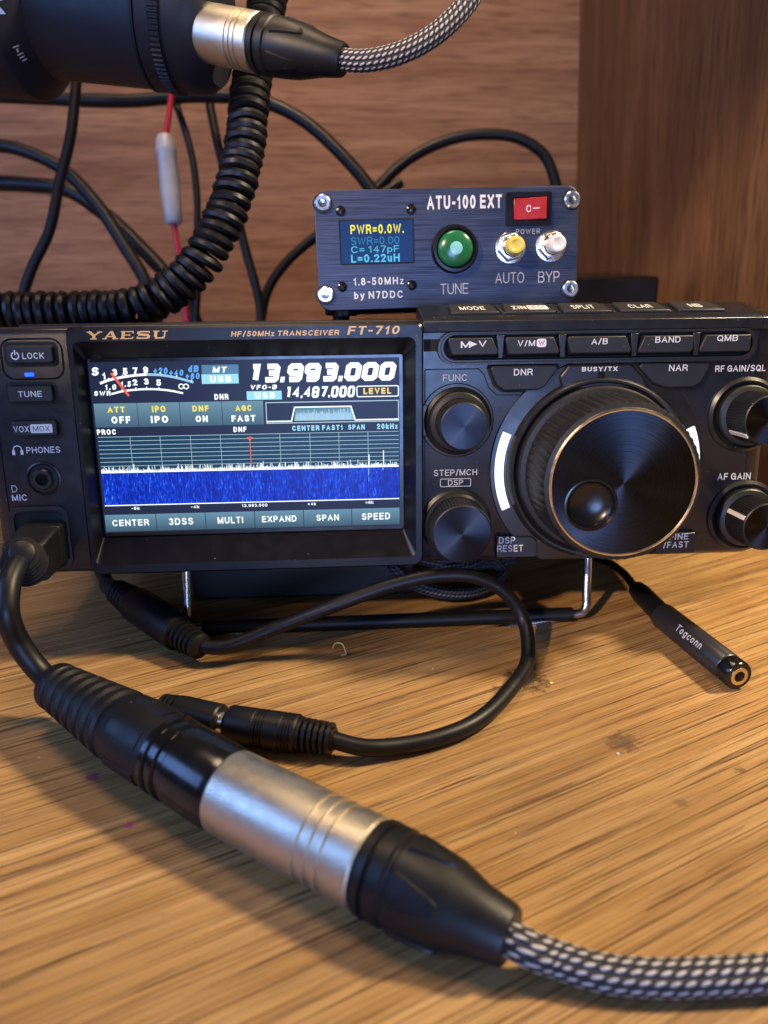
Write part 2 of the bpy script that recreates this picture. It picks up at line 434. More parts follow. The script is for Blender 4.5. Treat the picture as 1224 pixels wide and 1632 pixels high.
# lettering: a plain upright alphabet drawn as pen strokes in a unit box; each letter is (width, strokes)
def arc(cx, cy, rx, ry, a0, a1, n=9): return [(cx + rx * math.cos(math.radians(a0 + (a1 - a0) * i / n)), cy + ry * math.sin(math.radians(a0 + (a1 - a0) * i / n))) for i in range(n + 1)]
RING = arc(.5, .5, .5, .5, 90, 450, 22)
def bowl(x, y0, y1, r): m = (y0 + y1) / 2; return [(0, y1)] + arc(x, m, r, (y1 - y0) / 2, 90, -90) + [(0, y0)]
ABC = {
    'A': (.80, [[(0, 0), (.5, 1), (1, 0)], [(.19, .33), (.81, .33)]]), 'B': (.72, [[(0, 0), (0, 1)], bowl(.62, .53, 1, .34), bowl(.62, 0, .53, .38)]),
    'C': (.78, [arc(.52, .5, .52, .5, 42, 318, 18)]), 'D': (.76, [[(0, 0), (0, 1)], bowl(.5, 0, 1, .5)]), 'E': (.66, [[(1, 1), (0, 1), (0, 0), (1, 0)], [(0, .52), (.92, .52)]]),
    'F': (.62, [[(1, 1), (0, 1), (0, 0)], [(0, .5), (.9, .5)]]), 'G': (.80, [arc(.52, .5, .52, .5, 42, 360, 20) + [(.56, .5)], [(1, .46), (1, 0)]]), 'H': (.74, [[(0, 0), (0, 1)], [(1, 0), (1, 1)], [(0, .52), (1, .52)]]),
    'I': (.18, [[(.5, 0), (.5, 1)]]), 'K': (.74, [[(0, 0), (0, 1)], [(1, 1), (.02, .38)], [(.34, .58), (1, 0)]]), 'L': (.60, [[(0, 1), (0, 0), (1, 0)]]), 'M': (.88, [[(0, 0), (0, 1)], [(0, 1), (.5, .04)], [(.5, .04), (1, 1)], [(1, 1), (1, 0)]]),
    'N': (.76, [[(0, 0), (0, 1)], [(0, 1), (1, 0)], [(1, 0), (1, 1)]]), 'O': (.82, [RING]), 'P': (.68, [[(0, 0), (0, 1)], bowl(.6, .44, 1, .40)]), 'Q': (.82, [RING, [(.62, .26), (1.02, -.06)]]),
    'R': (.72, [[(0, 0), (0, 1)], bowl(.6, .48, 1, .38), [(.55, .48), (.96, .2), (1, 0)]]), 'S': (.70, [arc(.5, .755, .46, .245, 28, 250, 12) + arc(.5, .25, .5, .25, 75, -150, 12)]),
    'T': (.68, [[(0, 1), (1, 1)], [(.5, 1), (.5, 0)]]), 'U': (.74, [[(0, 1), (0, .36)] + arc(.5, .36, .5, .36, 180, 360, 10) + [(1, 1)]]), 'V': (.76, [[(0, 1), (.5, 0), (1, 1)]]), 'W': (1.05, [[(0, 1), (.25, 0), (.5, .92), (.75, 0), (1, 1)]]),
    'X': (.74, [[(0, 0), (1, 1)], [(0, 1), (1, 0)]]), 'Y': (.74, [[(0, 1), (.5, .45), (1, 1)], [(.5, .45), (.5, 0)]]), 'Z': (.68, [[(0, 1), (1, 1), (0, 0), (1, 0)]]),
    '0': (.64, [RING]), '1': (.40, [[(0, .76), (.8, 1), (.8, 0)]]), '2': (.62, [arc(.5, .72, .5, .28, 165, -25, 10) + [(0, 0), (1, 0)]]), '3': (.62, [arc(.46, .755, .46, .245, 150, -90, 11) + arc(.48, .26, .52, .26, 90, -150, 11)]),
    '4': (.66, [[(.74, 0), (.74, 1), (0, .28), (1, .28)]]), '5': (.62, [[(.92, 1), (.16, 1), (.06, .50)] + arc(.48, .32, .52, .32, 140, -150, 12)]), '6': (.62, [arc(.5, .31, .5, .31, 90, 450, 16), [(.02, .36), (.08, .72), (.32, .97), (.62, 1), (.9, .86)]]),
    '7': (.60, [[(0, 1), (1, 1), (.35, 0)]]), '8': (.64, [arc(.5, .76, .42, .24, 90, 450, 16), arc(.5, .26, .5, .26, 90, 450, 16)]), '9': (.62, [arc(.5, .69, .5, .31, 90, 450, 16), [(.98, .64), (.92, .28), (.68, .03), (.38, 0), (.1, .14)]]),
    'b': (.58, [[(0, 0), (0, 1)], arc(.5, .34, .5, .34, 90, 450, 16)]), 'c': (.54, [arc(.54, .34, .54, .34, 45, 315, 14)]), 'd': (.58, [[(1, 0), (1, 1)], arc(.5, .34, .5, .34, 90, 450, 16)]), 'g': (.58, [[(1, .68), (1, -.12)] + arc(.5, -.10, .5, .17, 0, -150, 8), arc(.5, .34, .5, .34, 90, 450, 16)]),
    'k': (.56, [[(0, 0), (0, 1)], [(.95, .66), (.02, .24)], [(.36, .40), (1, 0)]]), 'n': (.54, [[(0, 0), (0, .68)], [(0, .38)] + arc(.5, .40, .5, .28, 180, 0, 10) + [(1, 0)]]), 'o': (.60, [arc(.5, .34, .5, .34, 90, 450, 18)]), 'p': (.58, [[(0, .68), (0, -.28)], arc(.5, .34, .5, .34, 90, 450, 16)]),
    'u': (.54, [[(0, .68), (0, .28)] + arc(.5, .28, .5, .28, 180, 360, 10) + [(1, .68)], [(1, .3), (1, 0)]]), 'y': (.58, [[(0, .68), (.5, .02)], [(1, .68), (.36, -.22), (.05, -.28)]]), 'z': (.50, [[(0, .66), (1, .66), (0, 0), (1, 0)]]),
    '+': (.58, [[(0, .45), (1, .45)], [(.5, .12), (.5, .78)]]), '-': (.38, [[(0, .42), (1, .42)]]), '.': (.16, [[(.5, 0), (.5, .03)]]), '/': (.42, [[(0, -.05), (1, 1.05)]]), '=': (.56, [[(0, .62), (1, .62)], [(0, .28), (1, .28)]])}
_tc = {}
def glyphs(txt, bold=0.0, spacing=1.0, fine=False):
    """lettering as flat strips in a unit box: (x, y, layer) and faces"""
    k = (txt, bold, spacing, fine)
    if k not in _tc:
        t = .115 + bold * 2.3; x = 0.0; flat = Frame((0, 0, 0), (1, 0, 0), (0, 1, 0)); mb = MB(); layer = 0
        for c in txt:
            if c == ' ': x += .30 * spacing; continue
            w, strokes = ABC[c]; w = max(w, t * 1.02)
            for st_ in strokes:
                pts = [(x + t / 2 + a * (w - t), t / 2 + b * (1 - t)) for a, b in st_]
                cl = abs(pts[0][0] - pts[-1][0]) + abs(pts[0][1] - pts[-1][1]) < 1e-6
                if cl: pts = pts[:-1]
                else:                                        # square the ends off just past the centre line
                    for e, q in ((0, 1), (-1, -2)):
                        d = V((pts[e][0] - pts[q][0], pts[e][1] - pts[q][1])); d = d.normalized() * (t / 2); pts[e] = (pts[e][0] + d.x, pts[e][1] + d.y)
                if fine:
                    q = []
                    for a, b in zip(pts, pts[1:] + ([pts[0]] if cl else [])):
                        m_ = max(1, int(math.hypot(b[0] - a[0], b[1] - a[1]) / .12)); q += [(a[0] + (b[0] - a[0]) * e / m_, a[1] + (b[1] - a[1]) * e / m_) for e in range(m_)]
                    pts = q if cl else q + [pts[-1]]
                stroke(mb, flat, pts, t, layer % 4, None, cl); layer += 1
            x += (w + .17 + bold * 1.2) * spacing if len(txt) > 1 else 0
        v = [tuple(p) for p in mb.v]; xs = [p[0] for p in v]; ys = [p[1] for p in v]; x0, x1, y0, y1 = min(xs), max(xs), min(ys), max(ys)
        _tc[k] = [((p[0] - x0) / (x1 - x0), (p[1] - y0) / (y1 - y0), p[2]) for p in v], mb.f
    return _tc[k]
def text(mb, fr, txt, x, y, w, h, m, bold=.015, shear=0.0, spacing=1.0, z=.05):
    """lettering centred on (x, y), fitted to w x h mm"""
    v, f = glyphs(txt, bold, spacing)
    return mb.add([fr(x + (a - .5) * w + (b - .5) * h * shear, y + (b - .5) * h, z + q * .006) for a, b, q in v], f, m)
def ptext(mb, fr, txt, px, py, w, h, m, **kw):
    """same, measured on the photograph and laid on the surface it is printed on"""
    a, b = fr.px(px, py); sx, sy = fr.scale(px, py)
    return text(mb, fr, txt, a, b, w * sx, h * sy, m, **kw)
def stroke(mb, fr, pts, w, z, m, closed=False):
    P = [V((a, b)) for a, b in pts]; n = len(P); L = []; Rr = []
    for i in range(n):
        p, q = (P[i - 1], P[(i + 1) % n]) if closed else (P[max(i - 1, 0)], P[min(i + 1, n - 1)])
        d0 = (P[i] - p); d1 = (q - P[i])
        d0 = d0.normalized() if d0.length > 1e-6 else d1.normalized(); d1 = d1.normalized() if d1.length > 1e-6 else d0
        nn = V((-(d0.y + d1.y), d0.x + d1.x)); nn = nn.normalized() if nn.length > 1e-6 else V((-d0.y, d0.x))
        k = min(1.6, 1 / max(.5, nn.dot(V((-d0.y, d0.x)))))
        L.append(P[i] + nn * w / 2 * k); Rr.append(P[i] - nn * w / 2 * k)
    v = [fr(p.x, p.y, z) for p in L] + [fr(p.x, p.y, z) for p in Rr]
    f = [[n + i, n + (i + 1) % n, (i + 1) % n, i] for i in range(n if closed else n - 1)]
    return mb.add(v, f, m)
DIG = {'0': ([(.2, 0), (.8, 0), (1, .14), (1, .86), (.8, 1), (.2, 1), (0, .86), (0, .14)], True),
       '1': ([(.30, 1), (.72, 1), (.72, 0)], False), '3': ([(0, 1), (.85, 1), (1, .88), (1, .62), (.86, .5), (.25, .5), (.86, .5), (1, .38), (1, .12), (.85, 0), (0, 0)], False),
       '9': ([(1, .46), (.15, .46), (0, .58), (0, .88), (.15, 1), (.85, 1), (1, .88), (1, .12), (.85, 0), (.05, 0)], False),
       '4': ([(.78, 0), (.78, 1), (.0, .34), (1.05, .34)], False), '7': ([(0, 1), (1, 1), (.42, 0)], False),
       '8': ([(.2, 0), (.8, 0), (1, .14), (1, .4), (.85, .5), (1, .6), (1, .86), (.8, 1), (.2, 1), (0, .86), (0, .6), (.15, .5), (0, .4), (0, .14)], True)}
def digits(mb, fr, txt, x0, x1, y0, y1, w, z, m, shear=.22, gap=.45, dot=.75):
    h = y1 - y0 - w; nd = sum(c != '.' for c in txt); np_ = len(txt) - nd
    u = (x1 - x0 - shear * h - np_ * w * (dot + .35) - (nd - 1) * gap) / nd - w; x = x0 + w / 2
    for c in txt:
        if c == '.':
            a = x - w / 2; q = w * dot; mb.sheet(fr, [(a, y0), (a + q, y0), (a + q + w * shear, y0 + w), (a + w * shear, y0 + w)], z, m); x += w * (dot + .35); continue
        pts, cl = DIG[c]
        stroke(mb, fr, [(x + a * u + b * h * shear, y0 + w / 2 + b * h) for a, b in pts], w, z, m, cl)
        if c == '8': stroke(mb, fr, [(x + a * u + .5 * h * shear, y0 + w / 2 + .5 * h) for a in (.1, .9)], w, z + .004, m)
        x += u + w + gap
    return mb

# ================================================================== the setting
DESKF = Frame((0, 0, 0), (1, 0, 0), (0, 1, 0))
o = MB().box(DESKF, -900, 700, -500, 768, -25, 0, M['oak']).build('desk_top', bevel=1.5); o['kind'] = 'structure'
WY = 760.0
c_hi, c_lo = on_y(925, 0, WY), on_y(918.5, 320, WY)
def cornx(z): return c_lo.x + (c_hi.x - c_lo.x) * (z - c_lo.z) / (c_hi.z - c_lo.z)
xb, xt = cornx(.2), cornx(600)
mb = MB(); mb.add([(-900, WY, .2), (xb, WY, .2), (xt, WY, 600), (-900, WY, 600), (-900, WY + 8, .2), (xb, WY + 8, .2), (xt, WY + 8, 600), (-900, WY + 8, 600)],
    [[3, 2, 1, 0], [4, 5, 6, 7], [0, 1, 5, 4], [2, 3, 7, 6], [1, 2, 6, 5], [3, 0, 4, 7]], M['back'])
o = mb.build('hutch_back_panel'); o['kind'] = 'structure'
YF = 325.0
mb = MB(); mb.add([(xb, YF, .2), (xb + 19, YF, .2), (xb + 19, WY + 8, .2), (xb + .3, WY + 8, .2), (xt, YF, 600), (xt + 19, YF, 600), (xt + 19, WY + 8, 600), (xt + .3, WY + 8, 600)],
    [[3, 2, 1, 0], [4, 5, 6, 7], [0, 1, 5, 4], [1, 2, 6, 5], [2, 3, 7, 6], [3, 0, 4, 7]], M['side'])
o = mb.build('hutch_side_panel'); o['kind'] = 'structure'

# ================================================================== the transceiver
X0, X1, Y0, Y1 = -33.0, 214.5, -13.0, 64.5
base = RF.at(92, Y0 - 0.5, -60)
radio = empty('transceiver', base, 'wide black desktop radio with a lit colour display and a large tuning knob', 'radio')
# chassis behind the front shell
MB().box(RF, -25, 210, -9, 65.4, -238, -13, M['case']).build('chassis', radio, 1.0)
# front shell: a profile swept across, split in left strip, display surround and control side
def sweep(mb, prof, x0, x1, m):
    """closed profile of (y, z) swept from x0 to x1"""
    n = len(prof); v = [RF(x0, y, z) for y, z in prof] + [RF(x1, y, z) for y, z in prof]
    return mb.add(v, [list(range(n))[::-1], list(range(n, 2 * n))] + [[i, (i + 1) % n, n + (i + 1) % n, n + i] for i in range(n)], m)
mb = MB()
right_prof = [(-12.5, -14), (-12.6, 0), (-11.5, 1.6), (-10.5, 2.0), (61.4, 2.0), (61.6, 3.6), (64.6, 3.2), (66.0, 1.2), (66.3, -1.4), (69.6, -14.5), (69.6, -19), (62, -19)]
sweep(mb, right_prof, 102.2, X1 - 6, M['panel'])
# rounded right shoulder of the shell
n = len(right_prof); rows = []
for k, (dx, sh) in enumerate(((0, 0), (2.6, .4), (4.6, 1.6), (5.7, 3.6), (6, 6.5))):
    rows.append([RF(X1 - 6 + dx, max(-12.2, min(y, 70 - sh * 1.2)) if y > 50 else y, z if z < -10 else z - sh * .8) for y, z in right_prof])
v = [p for r in rows for p in r]
f = [[k * n + i, k * n + (i + 1) % n, (k + 1) * n + (i + 1) % n, (k + 1) * n + i] for k in range(4) for i in range(n)] + [[4 * n + i for i in range(n)]]
mb.add(v, f, M['panel']); mb.build('front_panel', radio, .35); mb = MB()
left_prof = [(-12.5, -14), (-12.6, 0), (-11.5, 1.6), (-10.5, 2.0), (62.2, 2.0), (64.0, .8), (64.6, -1.5), (64.6, -14)]
sweep(mb, left_prof, X0 + 4.5, -4.6, M['panel'])
n = len(left_prof); rows = []
for dx, sh in ((0, 0), (2.2, .6), (3.9, 2.0), (4.5, 4.6)): rows.append([RF(X0 + 4.5 - dx, y, z if z < -10 else z - sh) for y, z in left_prof])
v = [p for r in rows for p in r]
f = [[k * n + i, (k + 1) * n + i, (k + 1) * n + (i + 1) % n, k * n + (i + 1) % n] for k in range(3) for i in range(n)] + [[3 * n + i for i in range(n)][::-1]]
mb.add(v, f, M['panel'])
mb.build('front_panel', radio, .35); mb = MB()
sweep(mb, [(-12.4, -14), (-12.4, 1.2), (64.4, .8), (64.4, -14)], -4.6, -4.0, M['groove'])
mb.build('panel_gap', radio)
# display surround: outer frame with a bevelled recess down to the glass
fo = rr(-4.0, -12.2, 102.0, 64.4, [3, 3, 2, 2]); fi = rr(-2.2, -9.0, 99.6, 61.0 - .8, 2.0); gl = rr(-.8, -1.6, 96.2, 54.9, .8)
mb = MB(); N = len(fo)
ring = lambda o1, z1, o2, z2: mb.add([RF(a, b, z1) for a, b in o1] + [RF(a, b, z2) for a, b in o2], [[i, (i + 1) % N, N + (i + 1) % N, N + i] for i in range(N)], M['bezel'])
ring(fo, -14, fo, 5.2); fo2 = rr(-3.4, -11.6, 101.4, 63.8, [3, 3, 2, 2]); ring(fo, 5.2, fo2, 6.0); ring(fo2, 6.0, fi, 6.0); ring(fi, 6.0, gl, 0.15)
mb.build('display_bezel', radio, 0, smooth=30)
# ---- brand lettering on the upper strip of the bezel
BZ = rface(6.0)
mb = MB()
def serifed(mb, fr, x0, x1, y0, y1, word, m, shear=.22):
    L = {'Y': [((.08, 1), (.5, .47), .2), ((.92, 1), (.5, .47), .1), ((.5, .5), (.5, 0), .22), ((-.08, .95), (.32, .95), .1), ((.7, .95), (1.08, .95), .1), ((.25, .05), (.75, .05), .1)],
         'A': [((.5, 1), (.1, 0), .1), ((.52, 1), (.88, 0), .22), ((.25, .32), (.75, .32), .1), ((-.06, .05), (.28, .05), .1), ((.66, .05), (1.1, .05), .1)],
         'E': [((.22, 1), (.22, 0), .22), ((.02, .95), (.96, .95), .1), ((.2, .5), (.7, .5), .1), ((.02, .05), (.98, .05), .1), ((.93, 1), (.93, .72), .08), ((.95, .3), (.95, 0), .08), ((.7, .62), (.7, .38), .08)],
         'S': [((.92, .74), (.9, .95), .1), ((.9, .92), (.2, .92), .14), ((.16, .92), (.1, .6), .2), ((.12, .54), (.9, .48), .16), ((.92, .46), (.88, .1), .2), ((.9, .07), (.1, .07), .14), ((.1, .28), (.08, .0), .1)],
         'U': [((.2, 1), (.2, .2), .22), ((.18, .2), (.34, .06), .18), ((.3, .06), (.74, .06), .13), ((.72, .06), (.86, .22), .13), ((.86, .2), (.86, 1), .1), ((-.02, .95), (.44, .95), .1), ((.66, .95), (1.06, .95), .1)]}
    W = (x1 - x0) / (len(word) * 1.2 - .2); H = y1 - y0
    for i, c in enumerate(word):
        for j, (p, q, t) in enumerate(L[c]):
            horiz = abs(p[1] - q[1]) < .05
            stroke(mb, fr, [(x0 + (i * 1.2 + a) * W + b * H * shear, y0 + b * H) for a, b in (p, q)], t * (H * 1.25 if horiz else W * 1.0), .05 + .004 * j, m)
a, b = BZ.px(135, 541); c, d = BZ.px(268, 527)
serifed(mb, BZ, a + .6, c - .8, b, d, 'YAESU', M['gold'])
mb.build('brand_lettering', radio)
mb = MB(); ptext(mb, BZ, 'HF/50MHz TRANSCEIVER', 455, 531, 172, 9.5, M['gold'], bold=.03, shear=.2); ptext(mb, BZ, 'FT-710', 596, 526, 82, 14.5, M['gold'], bold=.03, shear=.25)
mb.build('model_lettering', radio)

# ---- display
SC = rface(0.0)
SW, SH = 95.0, 53.9
def C4(x, y): return 130 + x / 2.3094, 550 + y / 2.3094
def sp(x, y): return SC.px(*C4(x, y))
G = {}
G['bg'] = glow('screen_black', (.015, .022, .058), 1.0)
G['white'] = glow('screen_white', (.88, .96, 1.0), 1.25); G['cyan'] = glow('screen_cyan', (.36, .78, .95), 1.0); G['blue'] = glow('screen_blue', (.12, .42, .95), 1.0)
G['paleblue'] = glow('screen_pale_blue', (.35, .66, .95), .95); G['yellow'] = glow('screen_yellow', (.95, .80, .12), 1.0); G['amber'] = glow('screen_amber', (1.0, .72, .15), 1.0)
G['red'] = glow('screen_red', (.95, .12, .06), 1.0); G['slate'] = glow('screen_slate', (.10, .24, .42), .9); G['navy'] = glow('screen_teal', (.007, .048, .105), 1.0)
G['line'] = glow('screen_line', (.52, .72, .82), .9); G['fill'] = glow('screen_fill', (.30, .52, .62), .9); G['dim'] = glow('screen_dim', (.12, .18, .24), .8)
M['water'] = waterfall()
disp = MB().box(SC, 0, SW, 0, SH, -1.0, 0.0, G['bg']).box(SC, -1.5, SW + 1.5, -2.2, SH + 1.6, -2.5, -1.05, M['gloss']).build('display', radio)
def st(mb, s, x, y, w, h, m, **kw):
    px, py = C4(x, y); kw.setdefault('bold', .055); kw.setdefault('z', .10)
    ptext(mb, SC, s, px, py, w / 2.3094, h / 2.3094, G[m], **kw)
def srect(mb, x0, y0, x1, y1, m, z):
    a, b = sp(x0, (y0 + y1) / 2)[0], sp(x1, (y0 + y1) / 2)[0]; c, d = sp((x0 + x1) / 2, y1)[1], sp((x0 + x1) / 2, y0)[1]
    mb.sheet(SC, [(a, c), (b, c), (b, d), (a, d)], z, G.get(m) or m); return a, b, c, d
# meter
mb = MB()
for s, x, y, w, h, c in (('S', 50, 97, 27, 31, 'white'), ('1', 82, 113, 13, 26, 'white'), ('3', 122, 100, 19, 25, 'white'), ('5', 160, 97, 19, 26, 'white'), ('7', 198, 95, 19, 26, 'white'), ('9', 236, 92, 19, 26, 'white'),
                         ('+20', 291, 95, 52, 25, 'blue'), ('+40', 349, 101, 52, 25, 'blue'), ('dB', 412, 87, 38, 25, 'blue'), ('+60', 409, 114, 52, 23, 'blue'),
                         ('1.0', 107, 154, 42, 22, 'white'), ('1.5', 163, 143, 38, 22, 'white'), ('2', 196, 137, 19, 23, 'white'), ('3', 238, 134, 19, 23, 'white'), ('5', 283, 138, 19, 23, 'white'), ('SWR', 77, 178, 62, 19, 'white')):
    st(mb, s, x, y, w, h, c, shear=.12 if len(s) > 1 or not s.isdigit() else 0)
for k in (-1, 1):
    p = sp(376 + 9 * k, 152); stroke(mb, SC, circ(p[0], p[1], .72, 16), .34, .10, G['white'], True)
for pts, w, m, z in ((((68, 141), (100, 129), (150, 118), (200, 111), (240, 108)), .75, 'white', .10), (((240, 108), (290, 110), (350, 120), (412, 137)), .75, 'paleblue', .11),
                     (((110, 180), (150, 170), (200, 164), (240, 162), (285, 163), (330, 168), (374, 177)), .6, 'white', .12)):
    q = [V((*sp(*p), 0)) for p in pts]; stroke(mb, SC, [(p.x, p.y) for p in spline(q, 5)], w, z, G[m])
for x, y in ((100, 127), (150, 116), (200, 109), (240, 106), (290, 107), (350, 117), (405, 133), (150, 168), (200, 162), (240, 160), (285, 161)):
    a, b = sp(x, y); stroke(mb, SC, [(a, b), (a + .05, b + .55)], .3, .13, G['white'])
mb.build('signal_meter', disp)
mb = MB(); stroke(mb, SC, [sp(109, 103), sp(175, 187)], .75, .2, G['red']); mb.build('meter_needle', disp)
# mode boxes
mb = MB(); srect(mb, 442, 72, 578, 107, 'slate', .06); srect(mb, 442, 107, 578, 142, 'cyan', .06); st(mb, 'MT', 508, 90, 52, 22, 'white', shear=.2); st(mb, 'USB', 512, 125, 78, 24, 'white')
mb.build('mode_badge', disp)
mb = MB(); srect(mb, 608, 169, 737, 201, 'cyan', .06); st(mb, 'USB', 675, 185, 74, 22, 'white'); st(mb, 'VFO-B', 670, 155, 98, 19, 'white', shear=.2); mb.build('mode_badge', disp)
for a_ in (('DNR', 515, 190, 52, 23, 'white'), ('DNF', 583, 310, 48, 21, 'white'), ('PROC', 92, 320, 70, 20, 'white'), ('CENTER FAST1', 868, 304, 186, 21, 'cyan'), ('SPAN', 1012, 301, 62, 21, 'cyan'), ('20kHz', 1125, 299, 78, 21, 'cyan')):
    mb = MB(); st(mb, *a_); mb.build('status_text', disp)
# frequencies
mb = MB(); a, b = sp(602, 137); c, d = sp(1160, 62); digits(mb, SC, '13.993.000', a, c, b - .2, d + .1, 1.72, .1, G['white'], gap=.38); mb.build('frequency_readout', disp)
mb = MB(); a, b = sp(745, 196); c, d = sp(1008, 149); digits(mb, SC, '14.487.000', a, c, b, d, .80, .1, G['white'], .15, .30); mb.build('frequency_readout', disp)
mb = MB(); a, b = sp(1014, 190); c, d = sp(1166, 149); stroke(mb, SC, rr(a, b, c, d, .5), .32, .08, G['white'], True); st(mb, 'LEVEL', 1088, 169, 102, 25, 'amber'); mb.build('level_button', disp)
# status keys
gy0, gy1 = sp(360, 298)[1], sp(360, 210)[1]
G['bar'] = grad('screen_bar', (.06, .13, .20), (.16, .31, .40), .95, SC, gy1, gy0)
for (x0, x1, s1, x_1, w1, s2, x_2, w2, yy) in ((48, 206, 'ATT', 127, 64, 'OFF', 145, 70, 3), (208, 362, 'IPO', 284, 50, 'IPO', 287, 64, 1), (364, 517, 'DNF', 438, 60, 'ON', 443, 46, -1), (519, 670, 'AGC', 596, 60, 'FAST', 596, 88, -3)):
    mb = MB(); a = sp(x0, 255)[0]; b = sp(x1, 255)[0]; mb.sheet(SC, [(a, gy0), (b, gy0), (b, gy1), (a, gy1)], .05, G['bar'])
    st(mb, s1, x_1, 234 + yy, w1, 24, 'yellow'); st(mb, s2, x_2, 272 + yy, w2, 26, 'white'); mb.build('status_key', disp)
# filter graph
mb = MB(); a, b = sp(682, 288); c, d = sp(1166, 203); stroke(mb, SC, [(a, b), (c, b), (c, d), (a, d)], .28, .06, G['line'], True)
tr = [(a, b + .55), (sp(772, 255)[0], b + .55), (sp(785, 255)[0], d - 1.6), (sp(992, 255)[0], d - 1.6), (sp(1007, 255)[0], b + .55), (c, b + .55)]
stroke(mb, SC, tr, .42, .09, G['white'])
f0, f1 = sp(790, 255)[0], sp(996, 255)[0]
G['fgrad'] = grad('screen_filter', (.08, .24, .36), (.42, .66, .72), .85, SC, b + .6, d - 1.7)
mb.sheet(SC, [(f0 - .7, b + .6), (f1 + .7, b + .6), (f1 - .3, d - 1.8), (f0 - .1, d - 1.8)], .05, G['fgrad'])
x = f0
while x < f1 - .3:
    h = random.uniform(2.6, 3.4) if random.random() < .75 else random.uniform(3.4, 4.3)
    mb.sheet(SC, [(x, b + .7), (x + .22, b + .7), (x + .22, b + h), (x, b + h)], .07, G['paleblue'] if random.random() < .5 else G['line']); x += .26
mb.build('filter_graph', disp)
# spectrum
sx0, sx1 = sp(66, 400)[0], sp(1168, 400)[0]; sy1 = sp(620, 328)[1]; sy0 = sp(620, 458)[1]
mb = MB(); mb.sheet(SC, [(sx0, sy0), (sx1, sy0), (sx1, sy1), (sx0, sy1)], .03, G['navy'])
for i in range(9):
    y = sy1 - (sy1 - sy0 - .2) * i / 8.4; stroke(mb, SC, [(sx0, y), (sx1, y)], .16, .05, G['line'])
for x in (183, 293, 404, 514, 732, 842, 948, 1055): q = sp(x, 390)[0]; stroke(mb, SC, [(q, sy0), (q, sy1)], .13, .055, G['line'])
x = sx0
while x < sx1 - .2:
    h = .35 + .25 * math.sin(x * .7) ** 2 + random.random() ** 3 * 1.7 + (1.0 * random.random() if random.random() < .12 else 0)
    if abs(x - sp(1110, 400)[0]) < .14: h = 5.2
    if abs(x - sp(1057, 400)[0]) < .14: h = 4.0
    if abs(x - sp(187, 400)[0]) < .14: h = 2.6
    mb.sheet(SC, [(x, sy0), (x + .15, sy0), (x + .15, sy0 + h), (x, sy0 + h)], .08, G['white']); x += .16
mb.build('spectrum_graph', disp)
mb = MB(); q = sp(622, 390)[0]; stroke(mb, SC, [(q, sy0), (q, sy1 - .6)], .24, .12, G['red']); mb.add([SC(q - .9, sy1 - .9, .13), SC(q + .9, sy1 - .9, .13), SC(q, sy1 - 2.3, .13)], [[0, 2, 1]], G['red']); mb.build('centre_marker', disp)
wy1, wy0 = sy0 - .25, sp(620, 578)[1]
mb = MB(); mb.sheet(SC, [(sx0, wy0), (sx1, wy0), (sx1, wy1), (sx0, wy1)], .05, M['water']); stroke(mb, SC, [(sx0, sy0), (sx1, sy0)], .3, .14, G['white'])
q = sp(1057, 520)[0]; stroke(mb, SC, [(q, wy1 - .3), (q, wy1 - 2.4)], .22, .07, G['paleblue']); stroke(mb, SC, [(q + .05, wy1 - 2.9), (q + .05, wy1 - 4.6)], .18, .07, G['blue']); q = sp(1110, 480)[0]; stroke(mb, SC, [(q, wy1), (q, wy1 - .9)], .22, .07, G['paleblue'])
mb.build('waterfall_graph', disp)
mb = MB(); stroke(mb, SC, [(sx0, wy0), (sx1, wy0)], .32, .09, G['white'])
for s, x, w in (('-6k', 198, 32), ('-4k', 418, 32), ('13.993.000', 637, 98), ('+4k', 848, 32), ('+6k', 1060, 32)):
    a = sp(x, 588)[0]; text(mb, SC, s, a, wy0 - 1.05, w * .0835, 1.05, G['white'], .03, z=.1)
mb.build('frequency_scale', disp)
my1, my0 = sp(620, 612)[1], .35
G['menu'] = grad('screen_menu', (.15, .31, .43), (.05, .11, .16), .95, SC, my0, my1)
ed = [86, 275, 457, 638, 818, 995, 1172]
for i, (s, w) in enumerate((('CENTER', 138), ('3DSS', 92), ('MULTI', 98), ('EXPAND', 132), ('SPAN', 88), ('SPEED', 110))):
    a, b = sp(ed[i], 650)[0] + .12, sp(ed[i + 1], 645)[0] - .12; mb = MB(); mb.sheet(SC, [(a, my0), (b, my0), (b, my1), (a, my1)], .05, G['menu'])
    text(mb, SC, s, (a + b) / 2, (my0 + my1) / 2 + .1, w * .084, 2.25, G['white'], .03, z=.1); mb.build('menu_key', disp)

# ---- left strip
P2 = rface(2.0)
def pxbox(fr, x0, y0, x1, y1):
    xm, ym = (x0 + x1) / 2, (y0 + y1) / 2
    return fr.px(x0, ym)[0], fr.px(xm, y1)[1], fr.px(x1, ym)[0], fr.px(xm, y0)[1]
K4 = rface(3.6)
def keycap(out_px, h0, h1, inset, m='key', r=1.2):
    a, b, c, d = out_px; mb = MB()
    mb.prism(RF, rr(a, b, c, d, r), h0, h1, M[m], rr(a + inset, b + inset, c - inset, d - inset, max(.3, r - inset * .4)))
    return mb
def keywell(a, b, c, d, r, m='groove', lift=.03): return MB().sheet(P2, rr(a, b, c, d, r), lift, M[m])
q = pxbox(K4, 7, 549, 86, 581)
keywell(q[0] - .8, q[1] - .8, q[2] + .8, q[3] + .8, 1.8).build('key_recess', radio)
kb = keycap(q, 1, 3.6, .5); ko = kb.build('lock_key', radio, .25)
mb = MB(); ptext(mb, K4, 'LOCK', 53, 567, 35, 10.5, M['ink'], bold=.012); a, b = K4.px(24, 567)
